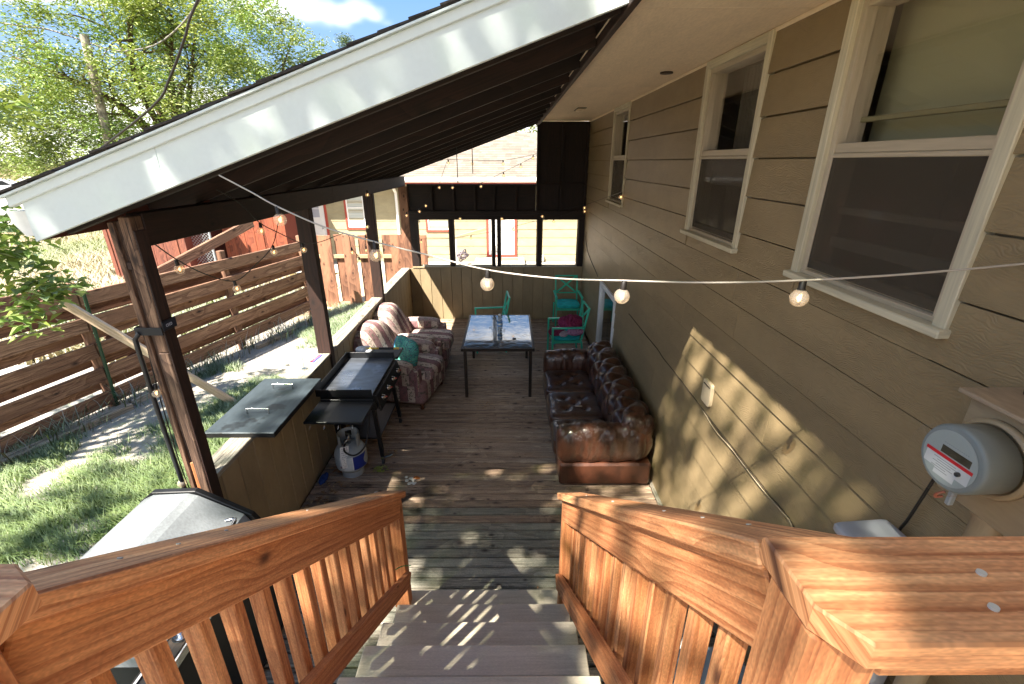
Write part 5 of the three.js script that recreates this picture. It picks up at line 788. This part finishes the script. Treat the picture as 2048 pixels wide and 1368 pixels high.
function crownTree(name, label, pos, o) {
  const r = rngOf(o.seed), t = thing(name, label, 'tree', o.group, pos), limbs = [], leaves = [], f = o.fork;
  mesh('trunk', limb([[0, -0.2, 0], [0.05, f * 0.5, 0], o.lean ? [o.lean[0], f, o.lean[1]] : [0, f, 0]], o.r, o.r * 0.6), bark, t);
  const top = o.lean ? [o.lean[0], f, o.lean[1]] : [0, f, 0], ctr = o.ctr, R = o.R;
  for (let k = 0; k < o.limbs; k++) {
    const a = k * 2.4 + r() * 0.8, el = -0.25 + 1.2 * r(), e = [ctr[0] + R[0] * 0.72 * Math.cos(a) * Math.cos(el), ctr[1] + R[1] * 0.72 * Math.sin(el), ctr[2] + R[2] * 0.72 * Math.sin(a) * Math.cos(el)], m = [0, 1, 2].map((i) => top[i] + (e[i] - top[i]) * 0.5 + (i === 1 ? 0.12 * R[1] : (r() - 0.5) * 0.2 * R[i]));
    limbs.push(limb([top, m, e], o.r * 0.5, o.r * 0.12));
    for (let j = 0; j < o.twigs; j++) { const u = 0.3 + 0.7 * r(), b = [0, 1, 2].map((i) => (u < 0.5 ? top[i] + (m[i] - top[i]) * u * 2 : m[i] + (e[i] - m[i]) * (u * 2 - 1))), th = r() * 6.283, ph = (r() - 0.35) * 2.2, L = (0.25 + 0.3 * r()), q = [b[0] + R[0] * L * Math.cos(th) * Math.cos(ph), b[1] + R[1] * L * Math.sin(ph), b[2] + R[2] * L * Math.sin(th) * Math.cos(ph)]; limbs.push(limb([b, [0, 1, 2].map((i) => (b[i] + q[i]) / 2 + (i === 1 ? 0.05 * R[1] : 0)), q], o.r * 0.14, o.r * 0.03)); o.clusters.push(q); o.clusters.push([0, 1, 2].map((i) => b[i] + (q[i] - b[i]) * 0.6)); }
  }
  for (const q of o.clusters) {
    if (o.keep && !o.keep(q[0] + pos[0], q[1] + pos[1], q[2] + pos[2])) continue;
    const tone = 0.75 + 0.5 * r(), warm = r(), n = Math.round(o.per * (0.5 + r()));
    for (let k = 0; k < n; k++) {
      const a = r() * 6.283, z = r() * 2 - 1, rad = o.cr * Math.pow(r(), 0.6), h = Math.sqrt(1 - z * z), p = [q[0] + rad * h * Math.cos(a) * 1.15, q[1] + rad * z * 0.7, q[2] + rad * h * Math.sin(a) * 1.15], da = r() * 6.283, l = o.leaf * (0.6 + 0.8 * r()), v = tone * (0.8 + 0.4 * r());
      if (o.keep && !o.keep(p[0] + pos[0], p[1] + pos[1], p[2] + pos[2])) continue;
      const g = o.col(warm, r()); leaves.push([...p, l, l * o.wide, Math.cos(da), -0.55 + 0.7 * r(), Math.sin(da), (r() - 0.5) * 1.2, 1, (r() - 0.5) * 1.2, [g[0] * v, g[1] * v, g[2] * v]]);
    }
  }
  mesh('limbs', merge(limbs), bark, t).userData.kind = 'stuff'; mesh('crown', leafMesh(leaves, false), leafMat, t).userData.kind = 'stuff'; return t;
}
// large airy tree beyond the field
{
  const clusters = [], r = rngOf(901); for (let k = 0; k < 640; k++) { const a = r() * 6.283, z = r() * 2 - 1, rad = 0.45 + 0.55 * Math.pow(r(), 0.5), h = Math.sqrt(1 - z * z); const q = [rad * h * Math.cos(a) * 8.8, 6.6 + rad * z * 5.4, rad * h * Math.sin(a) * 5.5]; if (q[0] < -2.6 && q[1] > 6.2 + 0.9 * (q[0] + 6)) continue; clusters.push(q); }
  for (let k = 0; k < 130; k++) { clusters.push([-6.5 + (r() - 0.5) * 7, 2.6 + r() * 3.2, 2 + (r() - 0.5) * 5]); clusters.push([4.5 + (r() - 0.5) * 6, 3 + r() * 2.6, 1 + (r() - 0.5) * 5]); }
  crownTree('leafy_tree', 'large airy light green tree behind the utility pole', [-17.3, GY, -26], { seed: 911, r: 0.42, fork: 3.0, ctr: [0, 6.8, 0], R: [8.5, 5.2, 5.5], limbs: 9, twigs: 7, clusters, per: 125, cr: 0.85, leaf: 0.18, wide: 0.42, col: (w) => [0.17 + 0.12 * w, 0.28 + 0.06 * w, 0.04 + 0.02 * w] });
  const c2 = [], r2 = rngOf(921); for (let k = 0; k < 150; k++) { const y = r2(), a = r2() * 6.283, rad = (1 - y) * 2.2 * Math.sqrt(r2()); c2.push([rad * Math.cos(a), 2 + y * 8.6, rad * Math.sin(a)]); }
  crownTree('conifer_tree', 'narrow dark conifer top rising behind the patio roof', [-10.7, GY, -35], { seed: 923, r: 0.2, fork: 5, ctr: [0, 6, 0], R: [1.5, 4, 1.5], limbs: 4, twigs: 2, clusters: c2, per: 80, cr: 0.55, leaf: 0.18, wide: 0.25, col: (w) => [0.09 + 0.04 * w, 0.15 + 0.04 * w, 0.05] });
  const c3 = [], r3 = rngOf(931); for (let k = 0; k < 130; k++) { const a = r3() * 6.283, z = r3() * 2 - 1, rad = Math.pow(r3(), 0.4), h = Math.sqrt(1 - z * z); c3.push([rad * h * Math.cos(a) * 2.6, 6 + rad * z * 3, rad * h * Math.sin(a) * 2.4]); }
  crownTree('leafy_tree', 'small yellow green tree beside the conifer behind the patio roof', [-10.2, GY, -32.5], { seed: 933, r: 0.2, fork: 3, ctr: [0, 6, 0], R: [2.4, 2.6, 2.4], limbs: 5, twigs: 4, clusters: c3, per: 50, cr: 0.6, leaf: 0.22, wide: 0.42, col: (w) => [0.28 + 0.08 * w, 0.33 + 0.05 * w, 0.07] });
  const c4 = [], r4 = rngOf(941); for (let k = 0; k < 160; k++) { const a = r4() * 6.283, z = r4() * 2 - 1, rad = Math.pow(r4(), 0.4), h = Math.sqrt(1 - z * z); c4.push([rad * h * Math.cos(a) * 6, 5.5 + rad * z * 2.5, rad * h * Math.sin(a) * 3]); }
  crownTree('leafy_tree', 'green tree behind the ridge of the cream house', [4, GY, -30], { seed: 943, r: 0.3, fork: 3, ctr: [0, 5.5, 0], R: [5, 2.5, 3], limbs: 6, twigs: 4, clusters: c4, per: 45, cr: 0.8, leaf: 0.25, wide: 0.45, col: (w) => [0.12 + 0.08 * w, 0.19 + 0.05 * w, 0.035] });
}
// small tree at the left edge of the yard with sprays hanging into view, and the tall tree behind the house corner that shades the stairs
{
  const inView = (x, y, z) => { if (z > -0.35) return false; const d = -z * 0.93 + (2.95 - y) * 0.368, v = (y - 2.95) * 0.93 + -z * 0.368; return d > 0 && Math.abs(x) < d * 1.2 && v < d * 0.8 && v > -d * 0.85; };
  const px = -6.6, pz = -3.0, clusters = [], r = rngOf(951);
  const blob = (list, n, x, y, z, a, b, c, ox, oz) => { for (let k = 0; k < n; k++) { const q = r() * 6.283, w = r() * 2 - 1, rad = Math.pow(r(), 0.45), h = Math.sqrt(1 - w * w); list.push([x - ox + rad * h * Math.cos(q) * a, y - GY + rad * w * b, z - oz + rad * h * Math.sin(q) * c]); } };
  blob(clusters, 40, -7.0, 3.9, -3.2, 1.5, 1.3, 1.7, px, pz);
  const spray = (x0, y0, z0, x1, y1, z1, n, s) => { for (let k = 0; k < n; k++) { const t = r(); clusters.push([x0 + (x1 - x0) * t - px + (r() - 0.5) * s, y0 + (y1 - y0) * t - GY + (r() - 0.5) * s, z0 + (z1 - z0) * t - pz + (r() - 0.5) * s]); } };
  spray(-4.95, 2.45, -4.0, -4.5, 2.12, -4.25, 7, 0.16); spray(-4.75, 2.05, -4.3, -4.5, 1.7, -4.35, 8, 0.22); spray(-4.75, 1.65, -4.3, -4.62, 1.35, -4.4, 4, 0.15); spray(-4.2, 3.5, -3.8, -3.6, 3.2, -3.75, 4, 0.1); spray(-4.6, 2.5, -4.0, -4.05, 2.4, -4.3, 4, 0.12);
  const keep = (x, y, z) => !inView(x, y, z) || (x < -3.3 && y < 3.7 && z < -3.4 && z > -4.9);
  crownTree('small_tree', 'small tree hanging pointed green leaves in front of the plank fence', [px, GY, pz], { seed: 953, r: 0.1, fork: 2.0, ctr: [0.2, 4.0, 0], R: [1.4, 1.2, 1.5], limbs: 6, twigs: 2, clusters, per: 30, cr: 0.26, leaf: 0.125, wide: 0.5, keep, col: (w) => [0.16 + 0.14 * w, 0.29 + 0.08 * w, 0.05] });
  const tx = -8.2, tz = 5.2, tall = [];
  // clumps of the crown, each set along the sun's direction from the place that it shades
  const clump = (x, y, z, t, n, rad) => blob(tall, n, x - 0.9 * t, y + 1.76 * t, z + t, rad, rad * 0.8, rad, tx, tz);
  clump(-0.3, 0, -3.0, 6, 9, 1.0); clump(-1.2, 3, -2.3, 5, 8, 1.1); clump(-2.1, 2.7, -2.3, 5, 5, 0.6); clump(0.95, 2.5, -0.4, 5, 2, 0.35); clump(0.2, 3.3, -2.3, 5, 4, 0.8); clump(-3.6, 0, -2.4, 6, 6, 1.5); clump(-3.2, 0, -5, 6, 4, 1.3); clump(1.3, 2.2, -0.9, 5.2, 6, 0.5); clump(-1.0, 1.6, -0.9, 5.6, 2, 0.4); clump(1.43, 0.5, -2.0, 6, 1, 0.4); clump(0.25, 0.85, -1.15, 6, 4, 0.3); clump(-2, 0, -0.6, 6, 4, 1.5);
  crownTree('shade_tree', 'tall broad leaved tree whose crown shades the stairs', [tx, GY, tz], { seed: 957, r: 0.3, fork: 5.5, ctr: [2.0, 11, -1], R: [4.5, 3.2, 4.5], limbs: 7, twigs: 1, clusters: tall, per: 74, cr: 0.72, leaf: 0.2, wide: 0.5, keep: (x, y, z) => !inView(x, y, z), col: (w) => [0.14 + 0.12 * w, 0.26 + 0.08 * w, 0.045] });
}

// ---------- strings of bulbs ----------
{
  const glass = new THREE.MeshPhysicalMaterial({ color: new THREE.Color(1, 0.93, 0.82), roughness: 0.06, transmission: 0.85, thickness: 0, ior: 1.5, emissive: new THREE.Color(0.075, 0.05, 0.028) });
  const glow = new THREE.MeshStandardMaterial({ color: 0x331a00, emissive: new THREE.Color(1.0, 0.52, 0.2), emissiveIntensity: 1.0 });
  const gl = new THREE.SphereGeometry(0.027, 18, 14), sock = lathe([[0, 0.056], [0.010, 0.056], [0.0105, 0.03], [0.012, 0.028], [0.011, 0.022], [0, 0.022]], 12), fil = merge([new THREE.TorusGeometry(0.006, 0.0022, 5, 12), cyl(0.0028, 0.02, [0, -0.002, 0], 'y', 6), cyl(0.0022, 0.022, [0.005, 0.002, 0], 'y', 6)]);
  function strand(label, pts, bulbs, mat, r = 0.0035, sc = 1) {
    const s = thing('string_light', label, 'string light', null, pts[0]); const o = pts[0], L = (p) => [p[0] - o[0], p[1] - o[1], p[2] - o[2]]; mesh('wire', tube(pts.map(L), r, pts.length * 8, 6), mat, s);
    for (const b of bulbs) { const g = mesh('bulb', gl, glass, s); g.position.set(...L(b)); g.position.y -= 0.058; g.rotation.set(rr(-0.12, 0.12), 0, rr(-0.12, 0.12)); g.scale.setScalar(sc); mesh('socket', sock, M.wireDark, g); mesh('filament', fil, glow, g); }
  }
  const S1 = [[-1.36, 2.89, -2.28], [-1.19, 2.82, -2.21], [-1.05, 2.76, -2.15], [-0.82, 2.68, -2.07], [-0.58, 2.63, -1.98], [-0.33, 2.59, -1.88], [-0.09, 2.55, -1.79], [0.17, 2.54, -1.69], [0.41, 2.55, -1.61], [0.68, 2.57, -1.5], [0.93, 2.6, -1.41], [1.11, 2.63, -1.34], [1.26, 2.66, -1.28], [1.405, 2.69, -1.23]];
  strand('string of round bulbs sagging from the roof edge across to the big window', S1, [2, 4, 6, 8, 10].map((i) => S1[i]), M.wireGrey, 0.0035, 1.05);
  const S2 = [[-1.9, 2.54, -2.47], [-1.97, 2.41, -2.7], [-1.98, 2.27, -2.93], [-1.98, 2.15, -3.23], [-1.98, 2.2, -3.53], [-1.98, 2.3, -3.85], [-1.96, 2.53, -4.03]];
  strand('bulb string looping below the beam beside the rough first post', S2, [1, 3, 5].map((i) => S2[i]), M.wireDark);
  const S3 = [[-1.8, 2.79, -2.96], [-1.8, 2.69, -3.18], [-1.8, 2.54, -3.38], [-1.8, 2.44, -3.61], [-1.8, 2.29, -4.01], [-1.8, 2.24, -4.38], [-1.8, 2.21, -5.12], [-1.8, 2.04, -5.23], [-1.8, 1.89, -5.45]];
  strand('bulb string drooping along the inner side of the beam between posts', S3, [2, 4, 7, 8].map((i) => S3[i]), M.wireDark);
  const S4 = [[-1.87, 2.6, -6.3], [-1.87, 2.36, -6.19], [-1.87, 2.21, -6.13], [-1.87, 2.06, -6.04], [-1.87, 1.93, -5.97]];
  strand('short bulb string hanging straight down by the third post', S4, [0, 2, 3, 4].map((i) => S4[i]), M.wireDark);
  const S5 = [[-1.86, 2.1, -8.5], [-1.62, 2.17, -8.5], [-1.5, 2.27, -8.5], [-1.39, 2.41, -8.5], [-1.24, 2.58, -8.5], [-1.16, 2.77, -8.5], [-1.06, 3.0, -8.5]];
  strand('bulb string climbing the black upper panel of the back wall', S5, [0, 1, 2, 4].map((i) => S5[i]), M.wireDark);
  const S6 = [[-1.85, 2.09, -8.45], [-1.43, 2.07, -8.45], [-0.89, 2.05, -8.45], [-0.14, 2.05, -8.45], [0.59, 2.09, -8.45], [1.33, 2.24, -8.4], [1.39, 2.42, -7.2], [1.37, 2.6, -5.87]];
  strand('bulb string running along the back wall header to the far house window', S6, [2, 3, 4, 5, 7].map((i) => S6[i]), M.wireDark);
  const S7 = [[-1.88, 1.63, -8.6], [-1.65, 1.61, -8.6], [-1.11, 1.62, -8.6], [-0.72, 1.68, -8.6], [-0.27, 1.75, -8.6], [0.07, 1.83, -8.6], [0.42, 1.92, -8.6], [0.81, 1.98, -8.6], [1.37, 2.16, -8.6]];
  strand('bulb string crossing the four open bays of the back wall', S7, [1, 3, 5, 7, 8].map((i) => S7[i]), M.wireDark);
  const S8 = [[-1.39, 2.93, -8.6], [-1.07, 2.98, -8.6], [-0.65, 2.97, -8.6], [-0.11, 2.97, -8.6], [0.41, 3.06, -8.6], [0.49, 3.1, -8.68]];
  strand('bulb string across the open triangle under the patio roof', S8, [1, 2, 3, 4].map((i) => S8[i]), M.wireDark);
  const S9 = [[-1.0, 2.58, -8.45], [-0.7, 2.57, -8.45], [-0.5, 2.6, -8.45], [-0.1, 2.78, -8.5], [0.2, 2.92, -8.55], [0.48, 3.05, -8.6]]; strand('bulb string slanting over the black upper panel toward the house eave', S9, [0, 2, 3, 4].map((i) => S9[i]), M.wireDark);
  strand('bulb string fixed down the outer face of the rough first post', [[-2.05, 2.2, -2.42], [-2.05, 1.76, -2.38], [-2.06, 1.4, -2.38], [-2.06, 1.12, -2.38], [-2.05, 0.7, -2.4]], [[-2.05, 1.76, -2.36], [-2.07, 1.12, -2.36]], M.wireDark);
}
// strap and pole fixed to the first post
{
  const cv = document.createElement('canvas'); cv.width = 128; cv.height = 48; const c = cv.getContext('2d'); c.fillStyle = '#1c2030'; c.fillRect(0, 0, 128, 48); c.fillStyle = '#c9cede'; c.font = 'bold 26px sans-serif'; c.fillText('CEED', 26, 34); const t = new THREE.CanvasTexture(cv); t.colorSpace = THREE.SRGBColorSpace;
  const s = thing('post_strap', 'dark webbing strap with light lettering wrapped round the rough first post', 'strap', null, [-1.98, 2.09, -2.41]), k = plain('#15171d', 0.6);
  mesh('band', boxAt(-0.075, 0.076, -0.03, 0.015, 0.052, 0.058, 0.002), k, s); mesh('band', boxAt(-0.078, -0.07, -0.03, 0.015, -0.055, 0.051, 0.002), k, s); mesh('band', boxAt(0.078, 0.084, -0.01, 0.045, -0.055, 0.05, 0.002), k, s); mesh('lettering', new THREE.PlaneGeometry(0.1, 0.04).rotateY(Math.PI / 2).translate(0.0848, 0.018, 0), new THREE.MeshStandardMaterial({ map: t, roughness: 0.6 }), s);
  tag(mesh('prop_pole', tube([[-2.03, 2.075, -2.35], [-2.05, 2.06, -2.34], [-2.06, 1.9, -2.345], [-2.065, 1.4, -2.35], [-2.06, 0.8, -2.36], [-2.05, 0.1, -2.37]], 0.013, 40, 8), plain('#14171c', 0.4)), 'thin black metal pole standing along the rough first post', 'pole');
}
// ---------- parked cars across the street ----------
{
  function car(label, pos, turn, col) {
    const c = thing('parked_car', label, 'car', 'cars parked across the street', pos, turn), paint = new THREE.MeshPhysicalMaterial({ color: new THREE.Color(col), roughness: 0.3, clearcoat: 1 });
    mesh('body', extrude([[-2.2, 0.35], [-1.8, 0.25], [1.8, 0.25], [2.2, 0.4], [2.15, 0.8], [1.2, 0.95], [0.55, 1.45], [-1.3, 1.5], [-2.05, 1.0], [-2.2, 0.8]], 1.6, 0.08).translate(0, 0, -0.8), paint, c);
    for (const s of [-1, 1]) { mesh('side_window', extrude([[0.95, 1.0], [0.45, 1.38], [-1.2, 1.42], [-1.75, 1.02]], 0.02, 0.005).translate(0, 0, s * 0.885 - 0.01), plain('#20262c', 0.1), c); for (const x of [-1.35, 1.4]) { const w = mesh('wheel', cyl(0.34, 0.22, [x, 0.34, s * 0.83], 'z', 20), plain('#1a1a1c', 0.8), c); mesh('rim', cyl(0.21, 0.03, [x, 0.34, s * 0.945], 'z', 16), M.chrome, w); } }
    for (const s of [-1, 1]) mesh('headlamp', cbox(0.1, 0.14, 0.36, 0.02).translate(2.24, 0.72, s * 0.6), plain('#dfe6ea', 0.15), c);
  }
  car('white car parked across the street with its front toward the field', [-49.2, GY, -46.8], 0.75 - Math.PI / 2 + 1.4, '#e3e6e8'); car('silver car parked across the street half hidden by leaves', [-44.5, GY, -50.5], 0.75 - Math.PI / 2 + 1.4, '#c3c7ca');
}
// ---------- litter on the deck ----------
{
  const r = rngOf(977), list = [], at = (x, z, n, s, cols, len) => { for (let k = 0; k < n; k++) { const a = r() * 6.283, q = Math.sqrt(r()) * s, l = len * (0.6 + 0.8 * r()), c = cols[Math.floor(r() * cols.length)]; list.push([x + q * Math.cos(a), 0.006 + r() * 0.012, z + q * Math.sin(a) * 0.8, l, l * 0.55, Math.cos(a * 3), 0.1, Math.sin(a * 3), (r() - 0.5) * 0.5, 1, (r() - 0.5) * 0.5, c]); } };
  const dry = [[0.32, 0.19, 0.09], [0.42, 0.28, 0.15], [0.25, 0.14, 0.07], [0.5, 0.36, 0.2]]; at(-1.78, -3.35, 70, 0.16, dry, 0.04); at(-1.72, -3.6, 30, 0.12, dry, 0.04); at(-1.72, -3.9, 26, 0.1, [[0.3, 0.13, 0.05], [0.4, 0.2, 0.08]], 0.06); at(-1.33, -3.88, 50, 0.06, [[0.28, 0.33, 0.06], [0.36, 0.36, 0.1]], 0.03); at(-0.3, -5.2, 40, 0.14, dry, 0.025); at(-1.5, -3.2, 40, 0.25, dry, 0.025); at(-1.25, -4.15, 20, 0.1, dry, 0.03);
  for (let k = 0; k < 90; k++) at(-1.8 + 3 * r(), -8 + 6 * r(), 1, 0.05, dry, 0.022); stuff(mesh('leaf_litter', leafMesh(list, false), new THREE.MeshStandardMaterial({ vertexColors: true, roughness: 0.9, side: THREE.DoubleSide })), 'dry leaf bits scattered on the deck boards', 'leaf litter');
  const p = thing('paper_scraps', 'torn white paper scraps and orange crumbs on the deck', 'paper', null, [-1.0, 0, -3.72]); for (let k = 0; k < 9; k++) mesh('scrap', soft(0.03 + 0.02 * r(), 0.012, 0.025 + 0.02 * r(), 5, 2.4).rotateY(r() * 3).translate(-0.07 + r() * 0.16, 0.007, (r() - 0.5) * 0.12), plain('#d9d6d2', 0.9), p); mesh('crumbs', soft(0.07, 0.014, 0.05, 8, 2.2, (x, y, z) => [x * (1 + 0.4 * Math.sin(z * 90)), y, z]).translate(0.06, 0.007, -0.03), speckle('#b06a34', 979, 0.4, 0.95), p);
  tag(mesh('foam_piece', soft(0.045, 0.035, 0.04, 8, 3).translate(-1.27, 0.017, -3.5), plain('#e1ded9', 0.9)), 'small white foam piece alone on the deck near the propane tank', 'foam');
  tag(mesh('blue_rag', soft(0.07, 0.05, 0.16, 12, 2.3, (x, y, z) => { const k = 0.8 + 0.5 * fbm(x * 6 + 3, z * 6 + 3, 8, 8, 3, 981); return [x * k, y * k, z * k]; }).translate(-1.85, 0.025, -3.72), speckle('#27407c', 983, 0.3, 0.9)), 'blue rag on the deck against the half wall', 'rag');
  tag(mesh('garden_twine', tube([[-0.79, 0.585, -2.02], [-0.74, 0.61, -2.06], [-0.68, 0.612, -2.12], [-0.62, 0.60, -2.14]], 0.003), plain('#2c8a4a', 0.5)), 'short green twine lying over the lower stair rail', 'twine');
}

renderer.render(scene, camera);
